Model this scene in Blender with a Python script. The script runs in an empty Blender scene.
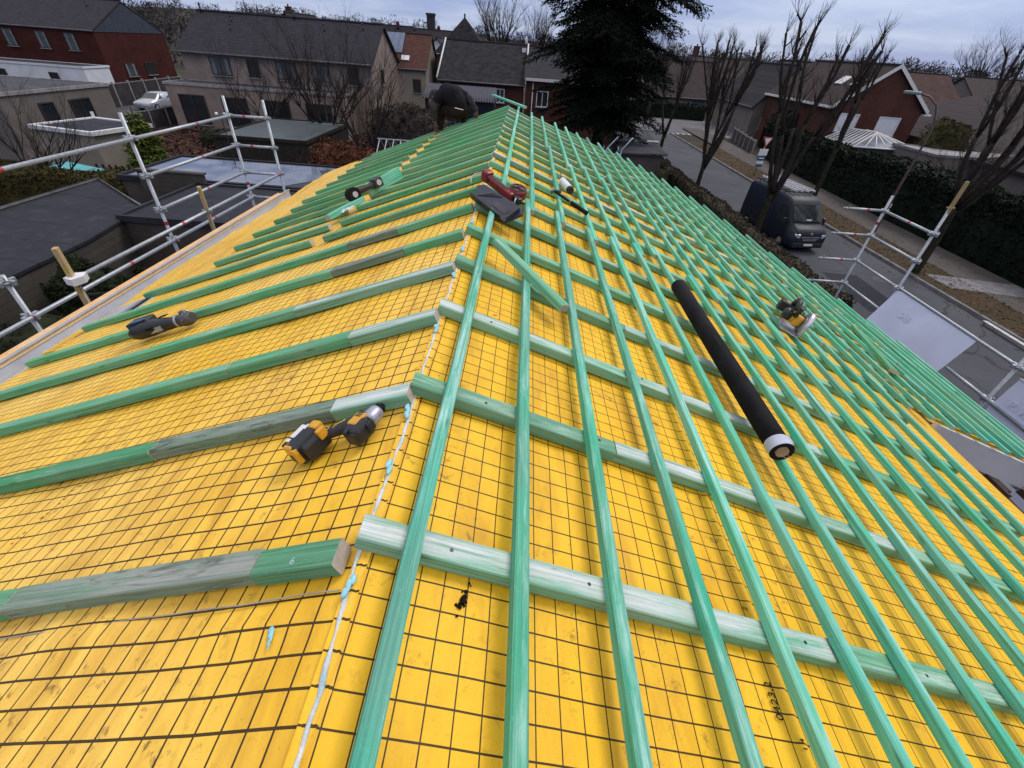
import bpy, bmesh, math, random
from mathutils import Vector, Matrix, noise
R = random.Random(7)
C = bpy.context.scene.collection
rad = math.radians
scene = bpy.context.scene

# ------------------------------------------------------------------ materials
MATS = {}
def srgb(r, g, b):
    f = lambda v: (v/255/12.92) if v/255 <= .04045 else ((v/255+.055)/1.055)**2.4
    return (f(r), f(g), f(b), 1)

class NT:
    def __init__(s, name):
        s.m = bpy.data.materials.new(name); s.m.use_nodes = True
        s.t = s.m.node_tree; s.b = s.t.nodes['Principled BSDF']; s.o = s.t.nodes['Material Output']
        s.tc = s.n('ShaderNodeTexCoord')
    def n(s, typ, **kw):
        x = s.t.nodes.new(typ)
        for k, v in kw.items(): setattr(x, k, v)
        return x
    def l(s, a, b): s.t.links.new(a, b)
    def mapping(s, scale=(1,1,1), coord='Object'):
        m = s.n('ShaderNodeMapping'); m.inputs['Scale'].default_value = scale
        s.l(s.tc.outputs[coord], m.inputs[0]); return m.outputs[0]
    def noise(s, scale, detail=4, rough=.55, vec=None, dist=0):
        x = s.n('ShaderNodeTexNoise'); x.inputs['Scale'].default_value = scale
        x.inputs['Detail'].default_value = detail; x.inputs['Roughness'].default_value = rough
        x.inputs['Distortion'].default_value = dist
        s.l(vec if vec else s.tc.outputs['Object'], x.inputs['Vector']); return x.outputs['Fac']
    def ramp(s, fac, stops):
        x = s.n('ShaderNodeValToRGB'); e = x.color_ramp.elements
        while len(e) < len(stops): e.new(.5)
        for i, (p, c) in enumerate(stops):
            e[i].position = p; e[i].color = c if len(c) == 4 else (*c, 1)
        s.l(fac, x.inputs[0]); return x.outputs[0]
    def math(s, op, a, b=None, c=None):
        x = s.n('ShaderNodeMath', operation=op)
        for i, v in enumerate((a, b, c)):
            if v is None: continue
            if isinstance(v, (int, float)): x.inputs[i].default_value = v
            else: s.l(v, x.inputs[i])
        return x.outputs[0]
    def mix(s, fac, a, b, blend='MIX'):
        x = s.n('ShaderNodeMix', data_type='RGBA', blend_type=blend)
        for i, v in ((0, fac), (6, a), (7, b)):
            if isinstance(v, (int, float)): x.inputs[i].default_value = v
            elif isinstance(v, tuple): x.inputs[i].default_value = v if len(v) == 4 else (*v, 1)
            else: s.l(v, x.inputs[i])
        return x.outputs[2]
    def bump(s, h, strength=.4, dist=.01):
        x = s.n('ShaderNodeBump'); x.inputs['Strength'].default_value = strength
        x.inputs['Distance'].default_value = dist
        s.l(h, x.inputs['Height']); s.l(x.outputs[0], s.b.inputs['Normal'])
    def col(s, c):
        if isinstance(c, tuple): s.b.inputs['Base Color'].default_value = c if len(c) == 4 else (*c, 1)
        else: s.l(c, s.b.inputs['Base Color'])
    def set(s, rough=.7, metal=0, spec=.5):
        s.b.inputs['Roughness'].default_value = rough; s.b.inputs['Metallic'].default_value = metal
        s.b.inputs['Specular IOR Level'].default_value = spec

def plain(name, c, rough=.6, metal=0, var=.25, scale=6, bump=0, spec=.5, alt=None):
    """colour with procedural mottling"""
    if name in MATS: return MATS[name]
    if spec == .5 and rough >= .6 and not metal: spec = .12
    t = NT(name); f = t.noise(scale, 5)
    a = tuple(v*(1-var) for v in c[:3]); b = tuple(min(1, v*(1+var)) for v in c[:3])
    if alt: b = alt[:3]
    cc = t.ramp(f, [(.3, a), (.7, b)])
    t.col(cc); t.set(rough, metal, spec)
    if bump: t.bump(t.noise(scale*6, 4), bump)
    MATS[name] = t.m; return t.m

def wood(name, c, white=0.3, dark=.25, grain=1.0, whitecol=(.62,.68,.70), darkcol=(.06,.07,.05), rough=.62, edge=None):
    if name in MATS: return MATS[name]
    t = NT(name)
    oi = t.n('ShaderNodeObjectInfo')
    add = t.n('ShaderNodeVectorMath', operation='ADD'); cmb = t.n('ShaderNodeCombineXYZ')
    rr = t.math('MULTIPLY', oi.outputs['Random'], 37.0); t.l(rr, cmb.inputs[0]); t.l(rr, cmb.inputs[1])
    t.l(t.tc.outputs['Object'], add.inputs[0]); t.l(cmb.outputs[0], add.inputs[1])
    def mp(sc):
        m = t.n('ShaderNodeMapping'); m.inputs['Scale'].default_value = sc; t.l(add.outputs[0], m.inputs[0]); return m.outputs[0]
    g = t.noise(1, 6, .7, mp((2.2, 120, 120)), .25)
    g2 = t.noise(1, 4, .65, mp((1.6, 30, 30)), .2)
    fine = t.noise(1, 3, .7, mp((5, 420, 420)), .1)
    speck = t.noise(1, 5, .75, mp((70, 150, 150)))
    base = t.ramp(g, [(.28, tuple(v*.55 for v in c)), (.5, c), (.74, tuple(min(1, v*1.32+.02) for v in c))])
    rv = t.math('MULTIPLY_ADD', oi.outputs['Random'], .34, .83)
    base = t.mix(1.0, base, rv, 'MULTIPLY')
    base = t.mix(t.math('MULTIPLY', t.ramp(fine, [(.48, (0,0,0)), (.66, (1,1,1))]), .35), base, tuple(v*.45 for v in c))
    hs = t.n('ShaderNodeHueSaturation'); t.l(base, hs.inputs['Color'])
    t.l(t.math('MULTIPLY_ADD', t.noise(1, 2, .5, mp((.9, 3, 3))), .06, .47), hs.inputs['Hue'])
    t.l(t.math('MULTIPLY_ADD', t.noise(1, 3, .6, mp((2.6, 9, 9))), -.9, 1.4), hs.inputs['Saturation'])
    base = hs.outputs[0]
    # wear: pale where the stain rubbed off the upper face, away from its edges
    sn = t.n('ShaderNodeSeparateXYZ'); t.l(t.tc.outputs['Normal'], sn.inputs[0])
    so_ = t.n('ShaderNodeSeparateXYZ'); t.l(t.tc.outputs['Object'], so_.inputs[0])
    topf = t.math('GREATER_THAN', sn.outputs[2], .6)
    edge = t.math('MULTIPLY', t.math('SUBTRACT', .040, t.math('ABSOLUTE', so_.outputs[1])), 34.0)
    edge = t.math('MINIMUM', t.math('MAXIMUM', edge, .25), 1.0)
    w = t.noise(1, 6, .72, mp((1.9, 16, 16)), .35)
    wf = t.ramp(w, [(.66-white*.35, (0,0,0)), (.78-white*.28, (1,1,1))])
    wf2 = t.math('MULTIPLY', wf, t.math('MULTIPLY_ADD', t.ramp(g, [(.35, (0,0,0)), (.62, (1,1,1))]), .75, .25))
    wf2 = t.math('MULTIPLY', wf2, t.math('MULTIPLY_ADD', t.math('MULTIPLY', topf, edge), .88, .12))
    base = t.mix(wf2, base, whitecol)
    d = t.noise(1, 6, .75, mp((3.2, 20, 20)), .7)
    df = t.ramp(d, [(.74-dark*.5, (0,0,0)), (.84-dark*.42, (1,1,1))])
    base = t.mix(t.math('MULTIPLY', df, .8), base, darkcol)
    base = t.mix(t.math('MULTIPLY', t.ramp(speck, [(.60, (0,0,0)), (.72, (1,1,1))]), .35), base, tuple(min(1, v*1.7+.06) for v in c))
    base = t.mix(t.math('MULTIPLY', t.ramp(speck, [(.28, (1,1,1)), (.38, (0,0,0))]), .5), base, tuple(v*.4 for v in c))
    # knots
    v = t.n('ShaderNodeTexVoronoi'); v.inputs['Scale'].default_value = 1; t.l(mp((4.2, 17, 17)), v.inputs['Vector'])
    kf = t.ramp(v.outputs['Distance'], [(.05, (1,1,1)), (.13, (0,0,0))])
    base = t.mix(t.math('MULTIPLY', kf, .55), base, tuple(x*.35 for x in c))
    t.col(base); t.set(max(rough, .78), 0, .12)
    t.bump(t.math('ADD', g, t.math('MULTIPLY', fine, .8)), .55, .0022)
    MATS[name] = t.m; return t.m

W_TEAL = wood('green_stained_batten', (.12,.49,.345), .46, .14, whitecol=(.46,.72,.66), rough=.6)
W_GREEN = wood('green_stained_counter_batten', (.17,.43,.27), .42, .14, whitecol=(.52,.66,.58))
W_GREEN_L = wood('mid_green_counter_batten', (.115,.37,.20), .42, .22, whitecol=(.42,.54,.46))
W_WHITE = wood('chalky_green_wood', (.16,.40,.27), .88, .20, whitecol=(.72,.71,.74))
W_GREY = wood('weathered_grey_wood', (.17,.27,.20), .70, .42, whitecol=(.38,.37,.36), darkcol=(.045,.045,.04))
W_END = plain('sawn_end_grain', (.46,.40,.33), .8, var=.2, scale=60)
W_PALE = wood('raw_pine', (.78,.52,.27), .3, .04, whitecol=(.66,.54,.38), darkcol=(.2,.14,.08))
W_POST = wood('yellowish_timber', (.42,.31,.15), .1, .25, darkcol=(.12,.09,.05))
MEMB_CELL = .0525

def membrane(name, flip):
    t = NT(name)
    sep = t.n('ShaderNodeSeparateXYZ'); t.l(t.tc.outputs['Object'], sep.inputs[0])
    def line(o, off, half):
        a = t.math('ADD', o, off); b = t.math('DIVIDE', a, MEMB_CELL); fr = t.math('FRACT', b)
        d = t.math('ABSOLUTE', t.math('SUBTRACT', fr, .5)); dd = t.math('MULTIPLY', t.math('SUBTRACT', .5, d), MEMB_CELL)
        return t.math('LESS_THAN', dd, half)
    wob = t.math('MULTIPLY_ADD', t.noise(1.6, 2), .012, -.006)
    x = t.math('ADD', sep.outputs[0], wob); y = t.math('ADD', sep.outputs[1], wob)
    gx = line(x, MEMB_CELL*(1-.124/1) if False else (10-.059) if not flip else 10.0, .0014 if not flip else .0021)
    gy = line(y, 10-.3245, .0018 if not flip else .0025)
    grid = t.math('MAXIMUM', gx, gy)
    f1 = t.noise(1.4, 4); f2 = t.noise(14, 6, .7)
    base = t.mix(t.ramp(f1, [(.3, (0,0,0)), (.7, (1,1,1))]), (.90,.515,.022), (.93,.565,.036))
    if flip: base = t.mix(t.ramp(t.noise(.9, 3), [(.35, (0,0,0)), (.7, (1,1,1))]), base, (.96,.64,.15))  # left slope: pale sheen of the sky mixed into the yellow
    ms = t.n('ShaderNodeMapping'); ms.inputs['Scale'].default_value = (9, 2.2, 9); t.l(t.tc.outputs['Object'], ms.inputs[0])
    smear = t.noise(1, 5, .65, ms.outputs[0], .5)
    base = t.mix(t.math('MULTIPLY', t.ramp(smear, [(.46, (0,0,0)), (.72, (1,1,1))]), .62), base, (.52,.25,.025))
    spots = t.noise(24, 6, .72, None, .4); big = t.noise(1.7, 3)
    sf = t.math('MULTIPLY', t.ramp(spots, [(.57, (0,0,0)), (.70, (1,1,1))]), t.ramp(big, [(.38, (0,0,0)), (.58, (1,1,1))]))
    base = t.mix(t.math('MULTIPLY', sf, .95), base, (.15,.085,.035))
    # fine scuffs
    base = t.mix(t.math('MULTIPLY', t.ramp(t.noise(90, 3, .6), [(.60, (0,0,0)), (.75, (1,1,1))]), .18), base, (.40,.22,.04))
    cre = t.n('ShaderNodeMapping'); cre.inputs['Scale'].default_value = (1.5, 2.2, 4) if not flip else (1.4, 1.9, 4); t.l(t.tc.outputs['Object'], cre.inputs[0])
    crn = t.noise(1, 2, .4, cre.outputs[0], .5)
    base = t.mix(t.math('MULTIPLY', t.ramp(crn, [(.47, (0,0,0)), (.5, (1,1,1)), (.53, (0,0,0))]), .0), base, (.52,.27,.02))
    dn = t.noise(220, 2, .5); base = t.mix(t.math('MULTIPLY', t.ramp(dn, [(.66, (0,0,0)), (.74, (1,1,1))]), .35), base, (.2,.11,.03))
    base = t.mix(t.math('MULTIPLY', grid, .95), base, (.025,.016,.010))
    t.col(base); t.set(.55, 0, .22)
    h = t.math('ADD', t.math('MULTIPLY_ADD', t.noise(5, 4, .55), 1.0, t.math('MULTIPLY', t.noise(60, 3), .06)), t.math('MULTIPLY', t.ramp(crn, [(.47, (0,0,0)), (.5, (1,1,1)), (.53, (0,0,0))]), .10))
    t.bump(h, .45, .03)
    MATS[name] = t.m; return t.m
MEMB_R = membrane('yellow_gridded_underlay', False)
MEMB_L = membrane('yellow_gridded_underlay_sky_sheen', True)

def brick(name, c1, c2, mortar, sc=4.0, axis='Z', rough=.85, bw=.5, bh=.25, bumps=.4):
    if name in MATS: return MATS[name]
    t = NT(name)
    sep = t.n('ShaderNodeSeparateXYZ'); t.l(t.tc.outputs['Object'], sep.inputs[0])
    cb = t.n('ShaderNodeCombineXYZ'); t.l(t.math('ADD', sep.outputs[0], sep.outputs[1]), cb.inputs[0]); t.l(sep.outputs[2], cb.inputs[1])
    b = t.n('ShaderNodeTexBrick'); t.l(cb.outputs[0], b.inputs['Vector'])
    b.inputs['Color1'].default_value = (*c1, 1); b.inputs['Color2'].default_value = (*c2, 1); b.inputs['Mortar'].default_value = (*mortar, 1)
    b.inputs['Scale'].default_value = sc; b.inputs['Mortar Size'].default_value = .012; b.inputs['Brick Width'].default_value = bw; b.inputs['Row Height'].default_value = bh
    cc = t.mix(.55, b.outputs['Color'], t.ramp(t.noise(.8, 6, .65), [(.3, tuple(v*.6 for v in c1)), (.7, tuple(min(1, v*1.3) for v in c2))]))
    t.col(cc); t.set(rough, 0, .10); t.bump(b.outputs['Fac'], -bumps, .01)
    MATS[name] = t.m; return t.m

def tiles(name, c, row=.16, colw=.24, rough=.75, var=.35, axis=0):
    """roof tiles: courses follow height, joints follow the eave"""
    if name in MATS: return MATS[name]
    t = NT(name)
    sep = t.n('ShaderNodeSeparateXYZ'); t.l(t.tc.outputs['Object'], sep.inputs[0])
    fz = t.math('FRACT', t.math('DIVIDE', sep.outputs[2], row))
    row_i = t.math('FLOOR', t.math('DIVIDE', sep.outputs[2], row))
    xx = t.math('ADD', t.math('DIVIDE', sep.outputs[axis], colw), t.math('MULTIPLY', row_i, .5))
    fx = t.math('FRACT', xx); ci = t.math('FLOOR', xx)
    wn = t.n('ShaderNodeTexWhiteNoise', noise_dimensions='2D'); cb = t.n('ShaderNodeCombineXYZ'); t.l(row_i, cb.inputs[0]); t.l(ci, cb.inputs[1]); t.l(cb.outputs[0], wn.inputs[0])
    base = t.ramp(wn.outputs['Value'], [(0, tuple(v*(1-var*.6) for v in c)), (1, tuple(v*(1+var*.6) for v in c))])
    mo = t.ramp(t.noise(.7, 6, .7), [(.35, (0,0,0)), (.75, (1,1,1))])
    base = t.mix(t.math('MULTIPLY', mo, .5), base, tuple(v*.6+.02 for v in c))
    gap = t.math('MAXIMUM', t.math('LESS_THAN', fz, .12), t.math('LESS_THAN', fx, .07))
    base = t.mix(t.math('MULTIPLY', gap, .6), base, tuple(v*.3 for v in c))
    t.col(base); t.set(rough, 0, .10)
    t.bump(t.math('MULTIPLY', fz, -1), .6, .04)
    MATS[name] = t.m; return t.m

GALV = plain('galvanised_steel', (.40,.43,.47), .5, .6, .18, 25)
GALV_D = plain('dull_galvanised_steel', (.38,.40,.43), .5, .7, .2, 25)
REDTAPE = plain('red_marking_tape', (.38,.035,.04), .5, 0, .15)
BLACK = plain('black_plastic', (.016,.017,.02), .42, 0, .3, 40, .1)
DRUB = plain('black_rubber', (.012,.012,.013), .7, 0, .3, 30, .2)
TOOLY = plain('orange_yellow_plastic', (.66,.33,.022), .38, 0, .12, 30)
TOOLR = plain('red_plastic', (.34,.022,.022), .45, 0, .3, 40)
SILV = plain('brushed_silver', (.55,.54,.60), .35, .7, .15, 50)
CHROME = plain('grey_cast_metal', (.42,.42,.50), .4, .6, .2, 40)
WHITEP = plain('white_plastic', (.74,.74,.76), .4, 0, .08, 20)
BLUEP = plain('blue_sealant', (.30,.62,.72), .55, 0, .15, 60, .2)
SEAL = plain('chalky_white_blue_sealant', (.50,.68,.76), .7, 0, .2, 22, .6, alt=(.80,.78,.74))
ASPH = None
def asphalt():
    t = NT('worn_asphalt')
    f = t.noise(.35, 5, .6); g = t.noise(60, 3, .7)
    c = t.ramp(f, [(.3, (.050,.054,.066)), (.7, (.078,.082,.096))])
    c = t.mix(t.math('MULTIPLY', t.ramp(g, [(.45, (0,0,0)), (.75, (1,1,1))]), .4), c, (.13,.13,.14))
    cr = t.n('ShaderNodeTexVoronoi', feature='DISTANCE_TO_EDGE'); cr.inputs['Scale'].default_value = .35
    nm = t.n('ShaderNodeMix', data_type='VECTOR'); nm.inputs[0].default_value = .35
    nt = t.n('ShaderNodeTexNoise'); nt.inputs['Scale'].default_value = 1.5; t.l(t.tc.outputs['Object'], nt.inputs['Vector'])
    t.l(t.tc.outputs['Object'], nm.inputs[4]); t.l(nt.outputs['Color'], nm.inputs[5]); t.l(nm.outputs[1], cr.inputs['Vector'])
    c = t.mix(t.math('MULTIPLY', t.math('LESS_THAN', cr.outputs['Distance'], .006), .6), c, (.025,.025,.028))
    t.col(c); t.set(.85, 0, .15); t.bump(g, .3, .01); return t.m
ASPH = asphalt()
def ground_mat():
    t = NT('garden_ground')
    f = t.noise(.25, 6, .65); g = t.noise(5, 5, .7)
    c = t.ramp(f, [(.35, (.030,.033,.018)), (.5, (.045,.040,.028)), (.7, (.055,.062,.028))])
    c = t.mix(t.math('MULTIPLY', g, .5), c, (.035,.026,.018))
    t.col(c); t.set(.95, 0, .2); t.bump(g, .6, .1); return t.m
GROUND = ground_mat()
def verge_mat():
    t = NT('worn_grass_verge')
    f = t.noise(.8, 6, .7); g = t.noise(16, 5, .75)
    c = t.ramp(f, [(.35, (.038,.042,.020)), (.5, (.055,.046,.028)), (.68, (.070,.050,.034))])
    c = t.mix(t.math('MULTIPLY', t.ramp(g, [(.5, (0,0,0)), (.7, (1,1,1))]), .6), c, (.15,.075,.035))
    t.col(c); t.set(.95, 0, .2); t.bump(g, .8, .05); return t.m
VERGE = verge_mat()
def paver_mat():
    t = NT('concrete_paving')
    b = t.n('ShaderNodeTexBrick'); t.l(t.tc.outputs['Object'], b.inputs['Vector']); b.inputs['Scale'].default_value = 3.3
    b.inputs['Color1'].default_value = (.065,.058,.057,1); b.inputs['Color2'].default_value = (.09,.08,.077,1); b.inputs['Mortar'].default_value = (.05,.05,.045,1); b.inputs['Mortar Size'].default_value = .012
    c = t.mix(.5, b.outputs['Color'], t.ramp(t.noise(.9, 6, .7), [(.3, (.04,.037,.036)), (.7, (.10,.092,.088))]))
    t.col(c); t.set(.85, 0, .3); return t.m
PAVE = paver_mat()
CONC = plain('grey_concrete', (.17,.17,.18), .85, 0, .3, 3, .3)
CONC_P = plain('pale_concrete', (.27,.26,.26), .85, 0, .25, 3, .3)
ROOFING = plain('dark_roofing_felt', (.026,.027,.036), .75, 0, .3, .8, .25)
ROOFING2 = plain('grey_roofing_felt', (.055,.057,.066), .7, 0, .3, .8, .25)
def felt(name, c):
    t = NT(name); sp = t.n('ShaderNodeSeparateXYZ'); t.l(t.tc.outputs['Object'], sp.inputs[0])
    f = t.noise(.9, 6, .7); base = t.ramp(f, [(.3, tuple(v*.7 for v in c)), (.55, c), (.75, tuple(v*1.5+.004 for v in c))])
    fr = t.math('FRACT', t.math('ADD', sp.outputs[1], t.math('MULTIPLY', t.noise(2, 2), .03)))
    seam = t.math('LESS_THAN', t.math('ABSOLUTE', t.math('SUBTRACT', fr, .5)), .018)
    base = t.mix(t.math('MULTIPLY', seam, .7), base, tuple(v*.35 for v in c))
    st = t.noise(3.5, 5, .75); base = t.mix(t.math('MULTIPLY', t.ramp(st, [(.55, (0,0,0)), (.7, (1,1,1))]), .35), base, (.075,.075,.068))
    t.col(base); t.set(.75, 0, .14); t.bump(f, .3, .02); return t.m
ROOFING = felt('seamed_dark_felt', (.027,.029,.038)); ROOFING2 = felt('seamed_grey_felt', (.062,.065,.075))
ROOF_PALE = plain('pale_corrugated_roofing', (.26,.26,.28), .7, 0, .25, 1.2, .25)
LEAFD = plain('dark_evergreen_leaf', (.0075,.014,.0075), .75, 0, .45, 3, spec=.12)
LEAFK = plain('black_green_needles', (.0055,.0105,.0060), .85, 0, .7, 1.2, spec=.08)
LEAFT = plain('bright_thuja_leaf', (.075,.105,.018), .8, 0, .4, 4, spec=.2)
LEAFM = plain('mossy_hedge_leaf', (.055,.058,.030), .85, 0, .5, 3, spec=.15)
LEAFB = plain('brown_beech_leaf', (.13,.048,.028), .85, 0, .5, 4, spec=.15)
LEAFO = plain('rusty_orange_leaf', (.085,.032,.018), .85, 0, .5, 4, spec=.15)
BARK = plain('mossy_bark', (.028,.026,.018), .9, 0, .4, 6, .8)
BARKD = plain('dark_bark', (.030,.026,.023), .9, 0, .4, 6, .8)
TWIG = plain('grey_brown_twig', (.032,.025,.022), .9, 0, .3, 6)
def glassm(name, c, rough=.08, spec=.6):
    if name in MATS: return MATS[name]
    return plain(name, c, rough, 0, .35, .9, spec=spec)
PANE = glassm('dark_window_glass', (.018,.022,.028))
PANE_B = glassm('blueish_curtained_glass', (.05,.07,.08), .15)
SHUTTER = plain('white_roller_shutter', (.62,.64,.70), .5, 0, .08, 3)
FRAME_W = plain('white_window_frame', (.62,.62,.63), .5, 0, .1)
FRAME_D = plain('dark_window_frame', (.035,.03,.03), .5, 0, .1)
BR_RED = brick('red_brick', (.066,.027,.021), (.088,.037,.029), (.08,.065,.06))
BR_DRED = brick('dark_red_tile_hanging', (.050,.015,.013), (.066,.020,.017), (.03,.014,.012), 5)
BR_BEIGE = brick('beige_brick', (.235,.19,.168), (.29,.235,.205), (.24,.21,.19))
BR_GREY = brick('grey_brown_brick', (.060,.053,.050), (.095,.080,.073), (.035,.033,.031), 2.2)
BR_BOARD = brick('weathered_wall_boards', (.06,.055,.048), (.085,.078,.066), (.02,.02,.018), 1.6, bw=4)
REND_W = plain('white_render', (.60,.62,.66), .8, 0, .08, 1.5)
REND_B = plain('beige_render', (.24,.215,.185), .85, 0, .15, 1.0)
REND_T = plain('taupe_render', (.155,.138,.128), .85, 0, .12, 1.0)
GUT = plain('dark_gutter_zinc', (.10,.10,.11), .6, .2, .2, 3)
TL_DARK = tiles('anthracite_roof_tiles', (.028,.028,.037))
TL_GREY = tiles('grey_brown_roof_tiles', (.029,.027,.030))
TL_ORANGE = tiles('terracotta_roof_tiles', (.080,.036,.029))
TL_BROWN = tiles('brown_roof_tiles', (.040,.031,.033))
TL_BROWN_Y = tiles('brown_roof_tiles_along', (.042,.030,.029), axis=1)
TL_DARK_Y = tiles('anthracite_roof_tiles_along', (.022,.022,.028), axis=1)
SLATE = plain('slate_cladding', (.050,.058,.075), .6, 0, .2, 3, .2)
THATCH = plain('dark_mossy_roof', (.024,.024,.028), .9, 0, .5, 2.5, 1.0)

# ------------------------------------------------------------------ mesh builder
class MB:
    def __init__(s): s.v = []; s.f = []; s.mi = []; s.sm = []
    def add(s, vs, fs, mi=0, M=None, smooth=False):
        b = len(s.v)
        s.v += [tuple(M @ Vector(p)) if M else tuple(p) for p in vs]
        for f in fs: s.f.append(tuple(b+i for i in f)); s.mi.append(mi); s.sm.append(smooth)
    def box(s, c, d, mi=0, M=None, bev=0, rz=0):
        x, y, z = d[0]/2, d[1]/2, d[2]/2
        if bev:
            e = min(bev, x*.9, y*.9, z*.9)
            pts = []
            bm = bmesh.new(); bmesh.ops.create_cube(bm, size=1)
            for v in bm.verts: v.co = Vector((v.co.x*2*x, v.co.y*2*y, v.co.z*2*z))
            bmesh.ops.bevel(bm, geom=bm.edges[:], offset=e, segments=2, affect='EDGES', profile=.5)
            T = Matrix.Translation(c) @ Matrix.Rotation(rz, 4, 'Z')
            T = (M @ T) if M else T
            bm.verts.index_update()
            s.add([tuple(v.co) for v in bm.verts], [[v.index for v in f.verts] for f in bm.faces], mi, T); bm.free(); return
        T = Matrix.Translation(c) @ Matrix.Rotation(rz, 4, 'Z')
        T = (M @ T) if M else T
        vs = [(-x,-y,-z),(x,-y,-z),(x,y,-z),(-x,y,-z),(-x,-y,z),(x,-y,z),(x,y,z),(-x,y,z)]
        s.add(vs, [(3,2,1,0),(4,5,6,7),(0,1,5,4),(1,2,6,5),(2,3,7,6),(3,0,4,7)], mi, T)
    def tube(s, pts, rr, n=8, mi=0, cap=True, smooth=True):
        pts = [Vector(p) for p in pts]
        if isinstance(rr, (int, float)): rr = [rr]*len(pts)
        rings = []; prev = None
        for i, p in enumerate(pts):
            d = (pts[min(i+1, len(pts)-1)]-pts[max(i-1, 0)])
            if d.length < 1e-9: d = Vector((0,0,1))
            d.normalize()
            if prev is None:
                a = Vector((0,0,1)) if abs(d.z) < .9 else Vector((1,0,0))
                u = d.cross(a).normalized()
            else:
                u = (prev - d*prev.dot(d)); u = u.normalized() if u.length > 1e-6 else d.orthogonal().normalized()
            prev = u; w = d.cross(u)
            rings.append([p+u*(rr[i]*math.cos(2*math.pi*k/n))+w*(rr[i]*math.sin(2*math.pi*k/n)) for k in range(n)])
        b = len(s.v)
        for r in rings: s.v += [tuple(q) for q in r]
        for i in range(len(rings)-1):
            for k in range(n):
                k2 = (k+1) % n
                s.f.append((b+i*n+k, b+i*n+k2, b+(i+1)*n+k2, b+(i+1)*n+k)); s.mi.append(mi); s.sm.append(smooth)
        if cap:
            s.f.append(tuple(b+k for k in reversed(range(n)))); s.mi.append(mi); s.sm.append(False)
            e = b+(len(rings)-1)*n
            s.f.append(tuple(e+k for k in range(n))); s.mi.append(mi); s.sm.append(False)
    def prism(s, poly, z0, z1, mi=0, M=None):
        n = len(poly)
        vs = [(p[0], p[1], z0) for p in poly]+[(p[0], p[1], z1) for p in poly]
        fs = [tuple(reversed(range(n))), tuple(range(n, 2*n))]+[(i, (i+1) % n, n+(i+1) % n, n+i) for i in range(n)]
        s.add(vs, fs, mi, M)
    def ball(s, c, r, mi=0, M=None, n=8, m=6, sc=(1,1,1), jit=0):
        vs = []; fs = []
        for j in range(m+1):
            th = math.pi*j/m
            for k in range(n):
                q = r*(1+jit*R.uniform(-1, 1)); ph = 2*math.pi*k/n
                vs.append((c[0]+q*sc[0]*math.sin(th)*math.cos(ph), c[1]+q*sc[1]*math.sin(th)*math.sin(ph), c[2]+q*sc[2]*math.cos(th)))
        for j in range(m):
            for k in range(n): fs.append((j*n+k, (j+1)*n+k, (j+1)*n+(k+1) % n, j*n+(k+1) % n))
        s.add(vs, fs, mi, M, True)
    def leaf(s, c, size, mi=0, up=0.0, asp=.6):
        d = Vector((R.gauss(0,1), R.gauss(0,1), R.gauss(0,1)+up)).normalized(); e = d.orthogonal().normalized()
        e = Matrix.Rotation(R.uniform(0, 6.28), 3, d) @ e; w = d.cross(e)
        c = Vector(c); a = e*size; b_ = w*size*asp
        s.add([c-a, c+b_, c+a, c-b_], [(0,1,2,3)], mi)
    def build(s, name, mats, parent=None, M=None):
        me = bpy.data.meshes.new(name); me.from_pydata(s.v, [], s.f)
        mats = mats if isinstance(mats, (list, tuple)) else [mats]
        for m in mats: me.materials.append(m)
        me.polygons.foreach_set('material_index', s.mi); me.polygons.foreach_set('use_smooth', s.sm)
        me.update()
        o = bpy.data.objects.new(name, me); C.objects.link(o)
        if parent: o.parent = parent
        if M is not None: o.matrix_local = M
        return o

def tag(o, label=None, cat=None, group=None, kind=None):
    if label: o['label'] = label
    if cat: o['category'] = cat
    if group: o['group'] = group
    if kind: o['kind'] = kind
    return o
def thing(name, label, cat, loc=(0,0,0), rz=0, group=None, M=None):
    o = bpy.data.objects.new(name, None); C.objects.link(o); o.empty_display_size = .2
    if M is not None: o.matrix_world = M
    else: o.location = loc; o.rotation_euler = (0, 0, rz)
    return tag(o, label, cat, group)
def inv(root): return root.matrix_basis.inverted()
def copy_tree(o, parent=None):
    c = o.copy(); C.objects.link(c)
    if parent: c.parent = parent
    for ch in [x for x in bpy.data.objects if x.parent == o]: copy_tree(ch, c)
    return c
def struct(name, mb, mats, M=None):
    return tag(mb.build(name, mats, None, M), kind='structure')
def stuff(name, mb, mats): return tag(mb.build(name, mats), kind='stuff')
def text_mesh(s, size, name, mat, parent, M, depth=.0006, offset=0):
    cu = bpy.data.curves.new(name, 'FONT'); cu.body = s; cu.size = size; cu.extrude = depth; cu.offset = offset
    cu.align_x = 'LEFT'; t = bpy.data.objects.new(name, cu); C.objects.link(t)
    bpy.context.view_layer.update()
    me = bpy.data.meshes.new_from_object(t.evaluated_get(bpy.context.evaluated_depsgraph_get()))
    bpy.data.objects.remove(t); me.materials.clear(); me.materials.append(mat)
    o = bpy.data.objects.new(name, me); C.objects.link(o); o.parent = parent; o.matrix_local = M
    return o

# ------------------------------------------------------------------ camera
HC = 6.7
RW = ((0.99757741, 0.06883673, 0.01004051), (0.03436266, -0.61310214, 0.78925597), (0.06048566, -0.7869989, -0.61398226))
cam = bpy.data.cameras.new('camera'); co = bpy.data.objects.new('camera', cam); C.objects.link(co)
cam.sensor_width = 36; cam.lens = 436.4/1024*36; cam.clip_end = 3000; cam.clip_start = .02
m = Matrix([[r[0], -r[1], -r[2]] for r in RW]).to_4x4(); m.translation = (0, 0, HC)
co.matrix_world = m; scene.camera = co

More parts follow.
